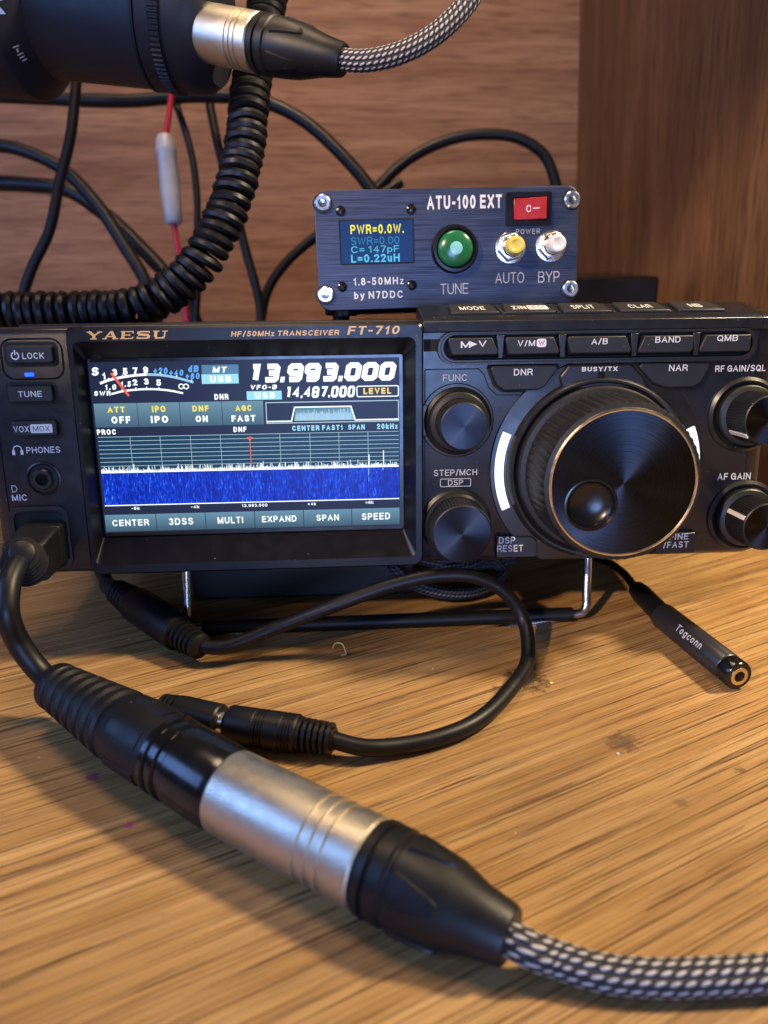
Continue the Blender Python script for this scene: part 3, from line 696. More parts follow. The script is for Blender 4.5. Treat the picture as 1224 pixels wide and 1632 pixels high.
stroke(mb, K4, circ(a, b, 1.05, 20, 115, 425), .36, .05, M['ink']); stroke(mb, K4, [(a, b + 1.7), (a, b + .2)], .36, .055, M['ink']); mb.build('lettering', ko)
mb = MB(); stroke(mb, P2, rr(q[0] - 1.6, q[1] - 4.4, q[2] + 1.9, q[3] + 1.6, 3.4), .55, .04, M['gloss'], True); mb.build('key_surround', radio)
a, b = P2.px(47, 597); MB().prism(RF, rr(a - 1.35, b - .55, a + 1.35, b + .55, .3), 1, 2.3, M['led']).build('indicator_light', radio, .1)
q = pxbox(K4, 10, 613, 86, 643); keywell(q[0] - .7, q[1] - .7, q[2] + .7, q[3] + .7, 1.7).build('key_recess', radio)
ko = keycap(q, 1, 3.6, .5).build('tune_key', radio, .25); mb = MB(); ptext(mb, K4, 'TUNE', 48, 628, 38, 10, M['ink'], bold=.012); mb.build('lettering', ko)
q = pxbox(K4, 16, 669, 93, 697); keywell(q[0] - .7, q[1] - .7, q[2] + .7, q[3] + .7, 1.7).build('key_recess', radio)
ko = keycap(q, 1, 3.6, .5).build('vox_key', radio, .25)
mb = MB(); ptext(mb, K4, 'VOX', 34, 684, 25, 10.5, M['ink'], bold=.012); a, b = K4.px(66, 683); mb.sheet(K4, rr(a - 3.3, b - 1.35, a + 3.3, b + 1.35, .5), .05, M['ink']); ptext(mb, K4, 'MOX', 66, 683, 27, 9, M['blackink'], bold=.0, z=.08); mb.build('lettering', ko)
mb = MB(); ptext(mb, P2, 'PHONES', 69, 717, 54, 10.5, M['ink'], bold=.012); a, b = P2.px(28, 717)
stroke(mb, P2, circ(a, b, 1.25, 16, -10, 190), .3, .05, M['ink'])
for k in (-1, 1): mb.sheet(P2, rr(a + k * 1.25 - .42, b - 1.6, a + k * 1.25 + .42, b - .1, .25), .06, M['ink'])
mb.build('panel_lettering', radio); mb = MB(); ptext(mb, P2, 'D', 23, 779, 9, 11, M['ink2'], bold=.0); ptext(mb, P2, 'MIC', 31, 793, 24, 10, M['ink'], bold=.012); mb.build('panel_lettering', radio)
a, b = P2.px(70, 763); jf = RF.at(a, b)
mb = MB(); mb.lathe(jf, [(5.4, 2.0), (5.4, 2.5), (4.9, 2.7), (4.4, 2.2)], M['satin'], 40, cap=False); mb.lathe(jf, [(3.3, 2), (3.3, 3.2), (2.9, 3.7), (2.0, 3.7), (1.8, 3.4), (1.8, 2.15), (0, 2.15)], M['satin'], 36, cap=False); mb.lathe(jf, [(1.75, 2.2), (0.001, 2.2)], M['groove'], 24); mb.build('headphone_jack', radio)
# microphone socket: rounded frame round a dark well
q = pxbox(P2, 20, 806, 114, 906); mb = MB()
plate(mb, RF, rr(q[0], -10.8, q[2], q[3], 3.5), [rr(q[0] + 1.5, -10.0, q[2] - 1.5, q[3] - 1.5, 2.6)], 1.9, 3.0, M['satin'])
mb.sheet(P2, rr(q[0] + 1.4, -10.1, q[2] - 1.4, q[3] - 1.4, 2.5), .03, M['groove']); mb.build('microphone_socket', radio, .3)
# ---- control side: recessed plates, seams and printing
mb = MB()
mb.sheet(P2, [(102.4, 59.4), (108.4, 59.4), (109.5, 57.5), (110.5, 55.7), (102.4, 55.7)], .03, M['groove'])
def seam(pts, w=.35, closed=False): stroke(mb, P2, pts, w, .05, M['groove'], closed)
seam([(102.8, 50.2), (119.5, 50.2), (121.2, 48.6), (123.0, 44.2), (125.6, 42.0), (140.0, 41.8)])
seam([(102.8, 50.2), (102.8, 39.5), (103.6, 39.0)]); seam(circ(112.9, 34.2, 11.6, 48), .4, True)
seam([(102.8, 29.6), (102.8, -9.8)]); seam([(103.4, 30.0), (102.8, 29.0)])
mb.build('panel_seams', radio)
mb = MB()
a, b = P2.px(757, 769); mb.prism(RF, rr(126.0, -11.2, 139.6, -4.0, [1, 1, 2.5, 1]), 1.9, 3.7, M['panel']); mb.build('label_plate', radio, .4)
MB().prism(RF, rr(179.4, -11.4, 193.2, -4.3, [1, 1, 1, 2.5]), 1.9, 3.7, M['panel']).build('label_plate', radio, .4); LPF = rface(3.7)
def printed(fr, *items):
    mb = MB()
    for t_, x, y, w, h, m, b in items: ptext(mb, fr, t_, x, y, w, h, M[m], bold=b)
    mb.build('panel_lettering', radio)
printed(P2, ('FUNC', 725, 602, 38, 11, 'ink2', .0)); printed(P2, ('STEP/MCH', 726, 753, 69, 11, 'ink2', .01))
mb = MB(); ptext(mb, P2, 'DSP', 726, 769, 24, 9, M['ink2'], bold=.01); a, b = P2.px(726, 769); stroke(mb, P2, rr(a - 4.9, b - 1.25, a + 4.9, b + 1.25, .4), .22, .05, M['ink2'], True); mb.build('panel_lettering', radio)
mb = MB(); a, b = P2.px(690, 771); stroke(mb, P2, circ(a, b, .8, 14), .25, .06, M['groove'], True); mb.build('indicator_light', radio)
printed(LPF, ('DSP', 808, 861, 26, 10.5, 'ink', .015), ('RESET', 813, 874, 41, 10.5, 'ink', .015))
printed(LPF, ('FINE', 1082, 855, 30, 10, 'ink', .02), ('/FAST', 1077, 868, 40, 11, 'ink', .02))
printed(P2, ('RF GAIN/SQL', 1180, 587, 80, 11.5, 'ink', .02)); printed(P2, ('AF GAIN', 1170, 759, 53, 11.5, 'ink', .02))
# ---- five-key strip: raised rounded track with a groove, keys and ribs between
mb = MB(); tr = rr(106.6, 51.6, 206.6, 61.4, 4.6, 8); tr2 = rr(108.2, 53.0, 205.2, 60.6, 3.8, 8)
plate(mb, RF, tr, [tr2], 1.9, 4.6, M['satin']); mb.build('key_track', radio, .6, 3)
mb = MB(); stroke(mb, rface(4.6), rr(107.4, 52.4, 205.8, 61.0, 4.2, 8), .28, .03, M['groove'], True); mb.sheet(P2, tr2, .05, M['groove']); mb.build('key_recess', radio)
K5 = rface(5.4)
five = []
for s, x0, x1, yc, w in (('M>V', 713, 795, 549, 42), ('V/M', 804, 893, 546, 50), ('A/B', 903, 1008, 545, 26), ('BAND', 1018, 1107, 542, 40), ('QMB', 1116, 1199, 540, 33)):
    xm = (x0 + x1) / 2; a = K5.px(x0, yc)[0] + .2; b = K5.px(x1, yc)[0] - .2; y0_, y1_ = 53.6, 59.9
    low = [(a + .9, y0_), (b + .3, y0_), (b + .3, y0_ + 1.6), (b - 1.6, y1_), (a, y1_), (a - .2, y1_ - 1.2)]
    if s in ('BAND', 'QMB'): low = [(a - .3, y0_), (b - .2, y0_), (b + .3, y0_ + 1.4), (b + .2, y1_), (a + 1.4, y1_), (a - .3, y0_ + 1.6)]
    cxm = sum(p[0] for p in low) / 6; cym = sum(p[1] for p in low) / 6
    top = [(cxm + (p[0] - cxm) * .955, cym + .35 + (p[1] - cym) * .80) for p in low]
    mb = MB(); mb.prism(RF, low, 1.9, 5.4, M['key'], top); ko = mb.build('function_key', radio, .35)
    mb = MB()
    if s == 'M>V':
        ptext(mb, K5, 'M', 742, 549, 16, 10.5, M['ink'], bold=.012); ptext(mb, K5, 'V', 769, 548, 13, 10.5, M['ink'], bold=.012); c, d = K5.px(755, 548.5)
        mb.add([K5(c - 1.0, d + .8, .06), K5(c - 1.0, d - .8, .06), K5(c + 1.1, d, .06)], [[0, 1, 2]], M['ink'])
    elif s == 'V/M':
        ptext(mb, K5, 'V/M', 839, 547, 28, 10.5, M['ink'], bold=.012); c, d = K5.px(863, 546.5); mb.sheet(K5, rr(c - 1.5, d - 1.25, c + 1.5, d + 1.25, .7), .05, M['ink']); ptext(mb, K5, 'W', 863, 546.5, 10, 7, M['blackink'], z=.08)
    else: ptext(mb, K5, s, xm + (2 if s != 'A/B' else 0), yc - 1, w, 10.5, M['ink'], bold=.012)
    mb.build('lettering', ko)
for x in (799, 898, 1013, 1112):
    mb = MB(); a = K5.px(x, 545)[0]; mb.prism(RF, [(a - .7, 53.4), (a + .7, 53.4), (a + 1.0, 60.4), (a - 1.4, 60.4)], 1.9, 5.0, M['satin']); mb.build('key_divider', radio, .2)
# ---- DNR / NAR paddles under the strip and the crest between them
K4b = rface(4.4)
def paddle(txt, low, tx, ty, w):
    cxm = sum(p[0] for p in low) / len(low); cym = sum(p[1] for p in low) / len(low)
    MB().prism(RF, [(cxm + (p[0] - cxm) * 1.05, cym + (p[1] - cym) * 1.1) for p in low], 1.95, 2.6, M['groove']).build('key_recess', radio)
    mb = MB(); mb.prism(RF, low, 2, 4.4, M['key'], [(cxm + (p[0] - cxm) * .97, cym + (p[1] - cym) * .93 + .1) for p in low]); ko = mb.build('function_key', radio, .4)
    mb = MB(); ptext(mb, K4b, txt, tx, ty, w, 11, M['ink'], bold=.012); mb.build('lettering', ko)
paddle('DNR', [(127.2, 43.2), (138.2, 43.2), (140.4, 44.4), (144.4, 50.2), (143.6, 51.3), (123.4, 51.3), (122.6, 50.2), (124.6, 45.0)], 834, 593, 30)
paddle('NAR', [(178.4, 43.2), (187.8, 43.2), (190.2, 44.8), (192.6, 50.4), (192.0, 51.3), (170.2, 51.3), (169.2, 50.2), (174.2, 44.8)], 1081, 586, 30)
KX, KY = 158.6, 18.0
mb = MB(); cr = [(145.6, 43.5), (173.2, 43.5), (171.0, 47.4), (167.2, 51.2), (147.4, 51.2), (144.6, 47.6)]
mb.prism(RF, cr, 1.9, 4.4, M['satin']); mb.build('indicator_crest', radio, .7, 3)
CRF = rface(4.4); mb = MB(); ptext(mb, CRF, 'BUSY/TX', 956, 588, 57, 8, M['ink'], bold=.035); mb.build('panel_lettering', radio)
a, b = CRF.px(958, 599); MB().prism(RF, rr(a - 1.1, b - 1.2, a + 1.1, b + 1.3, .3), 4.2, 4.7, M['gloss']).build('indicator_light', radio, .15)
# ---- tuning knob with its collar and lit arcs
kf = RF.at(KX, KY)
mb = MB(); mb.lathe(kf, [(35.0, 2.0), (34.7, 2.6), (31.0, 3.0), (29.8, 3.2), (29.2, 4.4), (28.5, 5.2), (27.8, 5.1), (27.2, 4.2), (26.2, 3.4), (24.0, 3.4)], M['satin'], 96, cap=False)
mb.v = [p + RF.y * max(0, -12.3 - (p - RF.o).dot(RF.y)) for p in mb.v]; mb.build('knob_collar', radio)
for a0, a1 in ((158, 203), (3, 23)):
    mb = MB(); ar = circ(KX, KY, 33.4, 26, a0, a1); ar2 = circ(KX, KY, 30.7, 26, a0, a1)[::-1]; mb.prism(RF, ar + ar2, 2.2, 3.55, M['white_arc']); mb.build('lit_arc', radio)
kn = MB()
kn.lathe(kf, [(26.6, 3.2), (26.6, 6.0), (26.0, 7.0), (24.4, 7.4)], M['knob'], 120, cap=False)
kn.lathe(kf, [(24.4, 7.3), (24.7, 8.0), (24.1, 24.6), (23.4, 26.0), (22.3, 26.4)], M['knob'], 240, ribs=(1, 2, .55, 2), cap=False)
tk = kn.build('tuning_knob', radio, smooth=30)
KZ = 26.8; dx, dy = Frame.px(rface(KZ), 942, 805); dx -= KX; dy -= KY
mb = MB(); mb.lathe(kf, [(22.35, 26.2), (22.2, KZ), (21.7, KZ + .25), (21.35, KZ + .05)], M['rim'], 120, cap=False); mb.build('knob_rim', tk)
# turned face: its own mesh, centred on its axis so the turning marks run round it
def facedisc(name, parent, fr, r, z, m, hole=None, n=128):
    mb = MB(); plate(mb, fr, circ(0, 0, r, n), [circ(hole[0], hole[1], hole[2], 48)] if hole else [], z - .3, z, m); return mb.build(name, parent)
facedisc('knob_face', tk, kf, 21.4, KZ, M['turned'], (dx, dy, 7.6))
df = kf.at(dx, dy, KZ); mb = MB()
mb.lathe(df, [(8.0, -.05), (8.0, .18), (7.6, .28), (7.2, .05)], M['gloss'], 48, cap=False)
mb.lathe(df, [(7.25, .05)] + [(7.1 * math.cos(t * PI / 16), -.2 - 3.2 * math.sin(t * PI / 16)) for t in range(0, 9)], M['dimple'], 48, cap=False); mb.build('finger_dimple', tk)
# ---- small knobs
def knob(px, py, zf, r, r_base, ringr, pointer=None, name='rotary_knob', rib=.35, nn=120, base=2.0):
    a, b = rface(zf).px(px, py); fr = RF.at(a, b); mb = MB()
    mb.lathe(fr, [(ringr, base), (ringr - .2, base + .8), (ringr - 1.2, base + 1.5), (ringr - 1.9, base + 1.1), (r_base + .3, base + .7)], M['satin'], 64, cap=False); mb.build('knob_surround', radio)
    mb = MB(); mb.lathe(fr, [(r_base, base + .4), (r_base, base + 3.0), (r_base - .4, base + 3.5), (r + .35, base + 4.0)], M['knob'], 64, cap=False)
    mb.lathe(fr, [(r + .4, base + 3.9), (r + .3, zf - 1.0), (r - .1, zf - .3), (r - .5, zf)], M['knob'], nn, ribs=(0, 1, rib, 1), cap=False); k = mb.build(name, radio, smooth=25)
    facedisc('knob_face', k, fr, r - .45, zf, M['turned2'], n=64)
    if pointer is not None:
        c, s_ = math.cos(pointer), math.sin(pointer); pf = Frame(fr.o, fr.x * c + fr.y * s_, fr.y * c - fr.x * s_, fr.z)
        mb = MB(); mb.add([pf(r + .55, -.7, base + 4.4), pf(r + .55, .7, base + 4.4), pf(r + .45, .7, zf - .6), pf(r + .45, -.7, zf - .6), pf(r - 1.2, -.7, base + 4.4), pf(r - 1.2, .7, base + 4.4), pf(r - 1.2, .7, zf - .6), pf(r - 1.2, -.7, zf - .6)],
                           [[0, 1, 2, 3], [7, 6, 5, 4], [4, 5, 1, 0], [5, 6, 2, 1], [6, 7, 3, 2], [7, 4, 0, 3]], M['ink']); mb.build('pointer_line', k)
    return k
knob(740, 680, 15, 7.3, 9.4, 10.8)
knob(737, 852, 16, 9.3, 10.4, 11.6)
knob(1226, 670, 17, 7.6, 9.6, 12.2, math.radians(218))
knob(1222, 840, 17, 7.6, 9.6, 12.2, math.radians(158))
# ---- keys on the sloping upper edge
slope = Frame(RF(0, 66.3, -1.4), RF.x, (RF.y * 3.3 - RF.z * 13.1))
for s, x0, x1, yc, w in (('MODE', 719, 797, 500, 40), ('ZIN', 806, 886, 498, 56), ('SPLIT', 896, 973, 495, 36), ('CLAR', 984, 1064, 492, 37), ('NB', 1075, 1150, 491, 20)):
    a = slope.px(x0, yc + 3)[0]; b = slope.px(x1, yc + 3)[0]
    low = [(a, .8), (b + .2, .8), (b - 1.2, 11.6), (a + .6, 11.6)]; mb = MB(); mb.prism(slope, low, -.3, .9, M['key']); ko = mb.build('upper_key', radio, .4)
    kf_ = slope.off(.9); mb = MB()
    if s == 'ZIN':
        text(mb, kf_, 'ZIN', a + 5.0, 5.6, 4.6, 4.6, M['ink'], .03); mb.sheet(kf_, rr(a + 7.8, 3.0, a + 14.2, 8.2, .6), .05, M['ink']); text(mb, kf_, 'SPOT', a + 11, 5.6, 5.6, 3.6, M['blackink'], 0, z=.08)
    else: text(mb, kf_, s, (a + b) / 2 - .3, 5.6, w * .2, 4.6, M['ink'], .012)
    mb.build('lettering', ko)
for x in (802, 891, 979, 1070):
    mb = MB(); a = slope.px(x, 500)[0]; mb.prism(slope, [(a - .6, .6), (a + .6, .6), (a + .2, 11.8), (a - 1.0, 11.8)], -.2, .5, M['satin']); mb.build('key_divider', radio, .15)
# ---- feet and the wire stand
def rear_z(z): return RF(0, -9, z).z
for x in (0, 185):
    mb = MB(); p = RF(x, -9, -215); mb.lathe(Frame((p.x, p.y, 0), (1, 0, 0), (0, 1, 0)), [(8, .1), (8.5, 1), (8.5, p.z + .6)], M['rubber'], 24); mb.build('rear_foot', radio)
FR, FL = on_z(934, 978, 2.6), on_z(300, 1002, 2.6)
TR, TL = RF(RF.px(0, 0)[0] * 0 + 152, -12, -8), RF(27, -12, -8)
TR = on_y(936, 893, RF(150, -13, 0).y + 16); TL = on_y(297, 905, RF(20, -13, 0).y + 14)
up = V((0, -.8, 8))
mb = MB(); c = (FL - FR).normalized()
def bend(t, f, d): return [t + V((0, 1, 3)), t, t.lerp(f, .7), f - (f - t).normalized() * 3 + V((0, 0, 0)), f + d * 1.2 + (t - f).normalized() * .6, f + d * 4]
mb.tube(bend(TR, FR, c) + bend(TL, FL, -c)[::-1], 1.55, M['steel'], 12, smooth=5)
ws = mb.build('wire_stand', radio)
mb = MB(); mb.tube([FR + c * 5, FR.lerp(FL, .5), FL - c * 5], 2.55, M['rubber'], 14, smooth=4); mb.build('rubber_sleeve', ws)
# ================================================================== the tuner box on top of the radio
AO = RF(114.9, 88.9, -34.5); AX = (RF.x + RF.y * .018 - RF.z * .017); AY = RF.y - RF.x * .018 - RF.z * .022
AF = Frame(AO, AX, AY - AX * AY.dot(AX) / AX.length_squared)
AW, AH = 90.9, 39.2
tuner = empty('antenna_tuner', AF.at(0, -AH / 2 - 2.4, -50), 'small blue-black metal box with red rocker switch on top of the radio', 'tuner')
hw, hh = AW / 2, AH / 2
MB().box(AF, -hw + 2, hw - 2, -hh + 1.4, hh - 1.4, -112, -2.4, M['atu']).build('housing', tuner, 1.2)
for x in (-36, 36):
    for z in (-12, -100): MB().lathe(Frame(AF(x, -hh + 1.6, z), AF.x, -AF.z, AF.y * -1), [(4, 0), (4, 3.2)], M['rubber'], 20).build('rubber_foot', tuner)
MB().prism(AF, rr(-hw, -hh, hw, hh, 4.4, 8), -2.4, 0, M['atu']).build('front_plate', tuner, .35, 3)
def A2(x, y): return 480 + x / 2.661, 240 + y / 2.661
def ap(x, y): return AF.px(*A2(x, y))
def at(mb, s, x, y, w, h, m, **kw): ptext(mb, kw.pop('fr', AF), s, *A2(x, y), w / 2.661, h / 2.661, m, **kw)
for t_, x, y, w, h, m, b, sp_ in (('ATU-100 EXT', 692, 217, 318, 64, 'ink', .04, 1), ('POWER', 962, 343, 100, 24, 'ink2', 0, 1.2), ('TUNE', 650, 586, 118, 47, 'ink2', -.01, 1), ('AUTO', 884, 539, 122, 47, 'ink2', -.01, 1), ('BYP', 1050, 535, 90, 47, 'ink2', -.01, 1), ('1.8-50MHz', 328, 553, 214, 33, 'ink', .025, 1.1), ('by N7DDC', 328, 615, 206, 40, 'ink', .025, 1.1)):
    mb = MB(); at(mb, t_, x, y, w, h, M[m], bold=b, spacing=sp_); mb.build('lettering', tuner)
for x, y in ((90, 224), (1145, 210), (102, 612), (1137, 587)):
    a, b = ap(x, y); fr = AF.at(a, b); mb = MB()
    mb.lathe(fr, [(2.75, 0), (2.75, 1.5), (2.35, 1.9), (1.45, 1.9)], M['chrome'], 32, cap=False); mb.lathe(fr, [(1.45, 1.9), (1.35, .7), (0.001, .6)], M['nickel2'], 6, cap=False)
    mb.lathe(fr, [(3.3, .02), (3.3, .25), (2.6, .3)], M['rubber'], 32, cap=False); mb.build('corner_screw', tuner)
for x, y in ((167, 256), (466, 249), (174, 578), (469, 571)):
    a, b = ap(x, y); fr = AF.at(a, b); mb = MB(); mb.lathe(fr, [(1.75, 0), (1.7, .45), (1.1, .8), (0.001, .9)], M['gloss'], 24, cap=False)
    for r_ in (.4, .4 + PI / 2): q = Frame(fr.o, fr.x * math.cos(r_) + fr.y * math.sin(r_), fr.y * math.cos(r_) - fr.x * math.sin(r_)); mb.box(q, -1.1, 1.1, -.16, .16, .7, .96, M['groove'])
    mb.build('panel_screw', tuner)
G['oled'] = glow('oled_glass', (.010, .045, .17), 1.0); G['oy'] = glow('oled_yellow', (.95, .85, .05), 1.1); G['oc'] = glow('oled_cyan', (.12, .62, .95), 1.0); G['ob'] = glow('oled_blue', (.04, .30, .62), .9)
a0, b1 = ap(165, 300); a1, b0 = ap(475, 472)
sd = MB().sheet(AF, rr(a0 - .5, b0 - .5, a1 + .6, b1 + .5, .4), .05, M['groove']).box(AF, a0, a1, b0, b1, .06, .2, G['oled']).build('screen', tuner)
AS = AF.off(.2); mb = MB(); at(mb, 'PWR=0.0W.', 322, 333, 226, 42, G['oy'], bold=.03, fr=AS); at(mb, 'SWR=0.00', 314, 382, 204, 34, G['ob'], bold=.0, fr=AS); at(mb, 'C= 147pF', 314, 421, 204, 36, G['oc'], bold=.0, fr=AS); at(mb, 'L=0.22uH', 315, 456, 206, 34, G['oc'], bold=.03, fr=AS)
mb.build('screen_text', sd)
# rocker switch
a0, b1 = ap(866, 180); a1, b0 = ap(1056, 319); mb = MB(); plate(mb, AF, rr(a0, b0, a1, b1, .6), [rr(a0 + 2.2, b0 + 1.8, a1 - 1.8, b1 - 1.6, .3)], 0.02, 1.7, M['bezel']); mb.sheet(AF, rr(a0 + 1, b0 + 1, a1 - 1, b1 - 1, .3), .04, M['groove']); sw = mb.build('rocker_switch', tuner, .5)
M['red'] = plastic('red_plastic', (.34, .013, .011), .24, .1, 0)
r0, r1, s0, s1 = a0 + 2.6, a1 - 2.2, b0 + 2.0, b1 - 1.9; rm = (r0 + r1) / 2; mb = MB()
v = [AF(r0, s0, .1), AF(r1, s0, .1), AF(r1, s1, .1), AF(r0, s1, .1), AF(r0, s0, 1.2), AF(rm, s0, 1.7), AF(r1, s0, 3.4), AF(r1, s1, 3.4), AF(rm, s1, 1.7), AF(r0, s1, 1.2)]
mb.add(v, [[3, 2, 1, 0], [4, 5, 8, 9], [5, 6, 7, 8], [0, 1, 6, 5, 4], [2, 3, 9, 8, 7], [1, 2, 7, 6], [3, 0, 4, 9]], M['red']); rk = mb.build('rocker', sw, .25)
mb = MB(); rc = Frame(AF(r0, 0, 1.22), AF.x * (rm - r0) + AF.z * .5, AF.y); c2 = (rm - r0); stroke(mb, rc, [(c2 * .94 + .75 * math.cos(t * PI / 8), (s0 + s1) / 2 + 1.0 * math.sin(t * PI / 8)) for t in range(16)], .32, .06, M['ink'], True)
rc = Frame(AF(rm, 0, 1.75), AF.x * (r1 - rm) + AF.z * 1.7, AF.y); stroke(mb, rc, [(1.1, (s0 + s1) / 2), (3.3, (s0 + s1) / 2)], .35, .06, M['ink']); mb.build('switch_mark', rk)
# green push button
a, b = ap(648, 420); fr = AF.at(a, b); M['green'] = plastic('green_plastic', (.012, .115, .042), .22, 0, 0); M['mint'] = paint('pale_green', (.20, .52, .50), .25)
mb = MB(); mb.lathe(fr, [(8.0, 0), (8.0, 2.4), (7.5, 3.4), (6.6, 3.5), (6.1, 2.6)], M['bezel'], 64, cap=False); pb = mb.build('push_button', tuner)
mb = MB(); mb.lathe(fr, [(6.05, 2.0)] + [(6.05 * math.cos(t * PI / 20), 3.0 + 2.2 * math.sin(t * PI / 20)) for t in range(0, 11)], M['green'], 48, cap=False); mb.build('button_dome', pb)
mb = MB(); mb.lathe(fr, [(2.75 * math.cos(t), 4.72 + .54 * math.sin(t)) for t in (0, .3, .6, .9, 1.2, PI / 2)], M['mint'], 36, cap=False); mb.build('button_centre', pb)
# two small toggles with hex nuts
M['yellowcap'] = plastic('yellow_plastic', (.62, .50, .08), .35, .1, 0); M['whitecap'] = plastic('white_plastic', (.66, .64, .60), .35, .1, 0)
for x, y, cx_, cy_, m in ((886, 413, 912, 404, 'yellowcap'), (1057, 406, 1087, 401, 'whitecap')):
    a, b = ap(x, y); fr = AF.at(a, b); mb = MB(); mb.lathe(fr, [(5.3, 0.02), (5.3, .5), (5.0, .6)], M['chrome'], 40); mb.lathe(Frame(fr.o, fr.x * .97 + fr.y * .24, fr.y * .97 - fr.x * .24), [(4.95, .5), (4.95, 2.4), (4.4, 2.9), (3.4, 2.9)], M['chrome'], 6)
    mb.lathe(fr, [(3.5, 2.5), (3.5, 4.6), (3.1, 5.0), (2.9, 5.0)], M['nickel2'], 32); nb = mb.build('toggle_button', tuner, .15)
    mb = MB(); mb.lathe(fr, [(3.0, 4.6), (3.0, 8.6), (2.6, 9.2), (1.9, 9.3), (1.7, 9.15), (0.001, 9.1)], M[m], 32); mb.build('button_cap', nb)

# ================================================================== cables, plugs and the microphone
def petal(mb, fr, rf, s0, s1, ang, half, lift, m, n=10, tip=.35):
    """raised tongue lying on a turned body: wide at s0, narrowing to a round tip at s1"""
    v = []; rows = n + 1; cols = 9
    for i in range(rows):
        t = i / n; s = s0 + (s1 - s0) * t; w = half * (1 - (1 - tip) * t) * (1 if t < .75 else math.sqrt(max(0, 1 - ((t - .75) / .25) ** 2)) * .98 + .02)
        for j in range(cols):
            a = ang + w * (j / (cols - 1) * 2 - 1); e = lift if 0 < j < cols - 1 and i < n else -.25
            r = rf(s) + e; v.append(fr(r * math.cos(a), r * math.sin(a), s))
    mb.add(v, [[i * cols + j, i * cols + j + 1, (i + 1) * cols + j + 1, (i + 1) * cols + j] for i in range(n) for j in range(cols - 1)], m)
def interp(prof):
    def f(s):
        for (r0, z0), (r1, z1) in zip(prof, prof[1:]):
            if z0 <= s <= z1 and z1 > z0: return r0 + (r1 - r0) * (s - z0) / (z1 - z0)
        return prof[-1][0]
    return f
M['braid'] = braid('woven_sleeve', 12, 2.6, (.010, .010, .016), (.52, .49, .45), .30)
M['braid2'] = braid('woven_sleeve_fine', 12, 2.0, (.012, .012, .017), (.46, .43, .40), .31)
def xlr_male(root, p0, p1, L, rim, boot_len, r=9.5, fins=(2.2, .75, -.7, 3.6), r_end=5.3):
    """nickel shell from p0 towards p1, then ring, tapered boot"""
    fr = axis_frame(p0, p1); mb = MB()
    mb.lathe(fr, [(r - 1.2, .0), (r - .5, 0), (r - .1, .5), (r, 1.0), (r, L * .66), (r - .5, L * .665), (r - .5, L * .70), (r, L * .705), (r, L * .735), (r - .5, L * .74), (r - .5, L * .775), (r, L * .78), (r, L * .81), (r - .5, L * .815), (r - .5, L * .85), (r, L * .855), (r, L - .5), (r - .5, L), (r - 1.5, L)], M['nickel'], 72)
    mb.build('metal_shell', root)
    z = L; b = MB()
    pr = [(r - .9, z - .2), (r - .9, z + 1.0), (r + .1, z + 1.1), (r + .2, z + 2.6), (r - .7, z + 2.9), (r - .7, z + 3.6), (r + .1, z + 3.9), (r + .1, z + 6.4), (r - .5, z + 6.9), (r - .5, z + 7.6), (r - .1, z + 8.0), (r - .3, z + 12), (r - 1.0, z + 18), (r_end + 1.2, z + boot_len * .78), (r_end + .2, z + boot_len - .8), (r_end - .3, z + boot_len), (3.2, z + boot_len)]
    b.lathe(fr, pr, M['mould'], 72); rf = interp(pr[10:])
    for a in fins: petal(b, fr, rf, z + 9, z + boot_len * .62, a, .42, .55, M['mould'])
    b.build('boot', root); return fr
# ---- near lead: nickel connector and woven cable
ZA = 9.8
pa, pb_ = on_z(364, 1260, ZA), on_z(578, 1384, ZA); pe = on_z(812, 1492, 7.2)
d = (pe - pa).normalized(); Lm = (pb_ - pa).length; Lb = (pe - pb_).length
lead = empty('braided_lead', V((pb_.x, pb_.y, 0)), 'nickel XLR plug with tapered black boot on black and white woven lead, lying on desk', 'cable')
xlr_male(lead, pa, pe, Lm, None, Lb, 9.6, (PI / 2 + .95, PI / 2 - .25, PI / 2 - 1.5, PI / 2 + 2.3), 5.4)
e0 = pa + d * (Lm + Lb - 1.5)
mb = MB(); mb.tube([e0, e0 + d * 5 + V((0, 0, -.6)), on_z(880, 1526, 4.6), on_z(950, 1548, 3.6), on_z(1040, 1558, 3.3), on_z(1140, 1556, 3.3), on_z(1260, 1548, 3.3), on_z(1420, 1530, 3.3)], 3.25, M['braid'], 40, smooth=16); mb.build('woven_cable', lead)
# ---- mic adapter: modular plug, short cable, black ribbed connector
ad = empty('adapter_lead', V((pa.x, pa.y, 0)), 'short black adapter lead from the MIC socket to a ribbed black XLR connector', 'cable')
pl = on_z(88, 1092, 12.5); da = (pa - pl).normalized(); LA = (pa - pl).length + 1.0
fr = axis_frame(pl, pa); mb = MB()
rib = []
for i in range(6):
    z = 5 + i * LA * .062; r = 6.9 + i * .42
    rib += [(r - .8, z), (r + .15, z + .5), (r + .3, z + 2.3), (r - .6, z + 2.9)]
mb.lathe(fr, [(3.5, 0), (6.3, 0), (6.7, .6), (6.8, 3.6), (6.2, 4.2)] + rib + [(9.0, LA * .44), (9.5, LA * .47), (9.9, LA * .55), (9.8, LA * .62), (9.6, LA * .685), (9.2, LA * .69)], M['rubber'], 64)
for a in (PI / 2 + .8, PI / 2 - .3, PI / 2 - 1.4, PI / 2 + 1.9, PI / 2 + 3): petal(mb, fr, lambda s: 9.55, LA * .66, LA * .47, a, .3, .35, M['rubber'], tip=.7)
mb.build('cable_boot', ad)
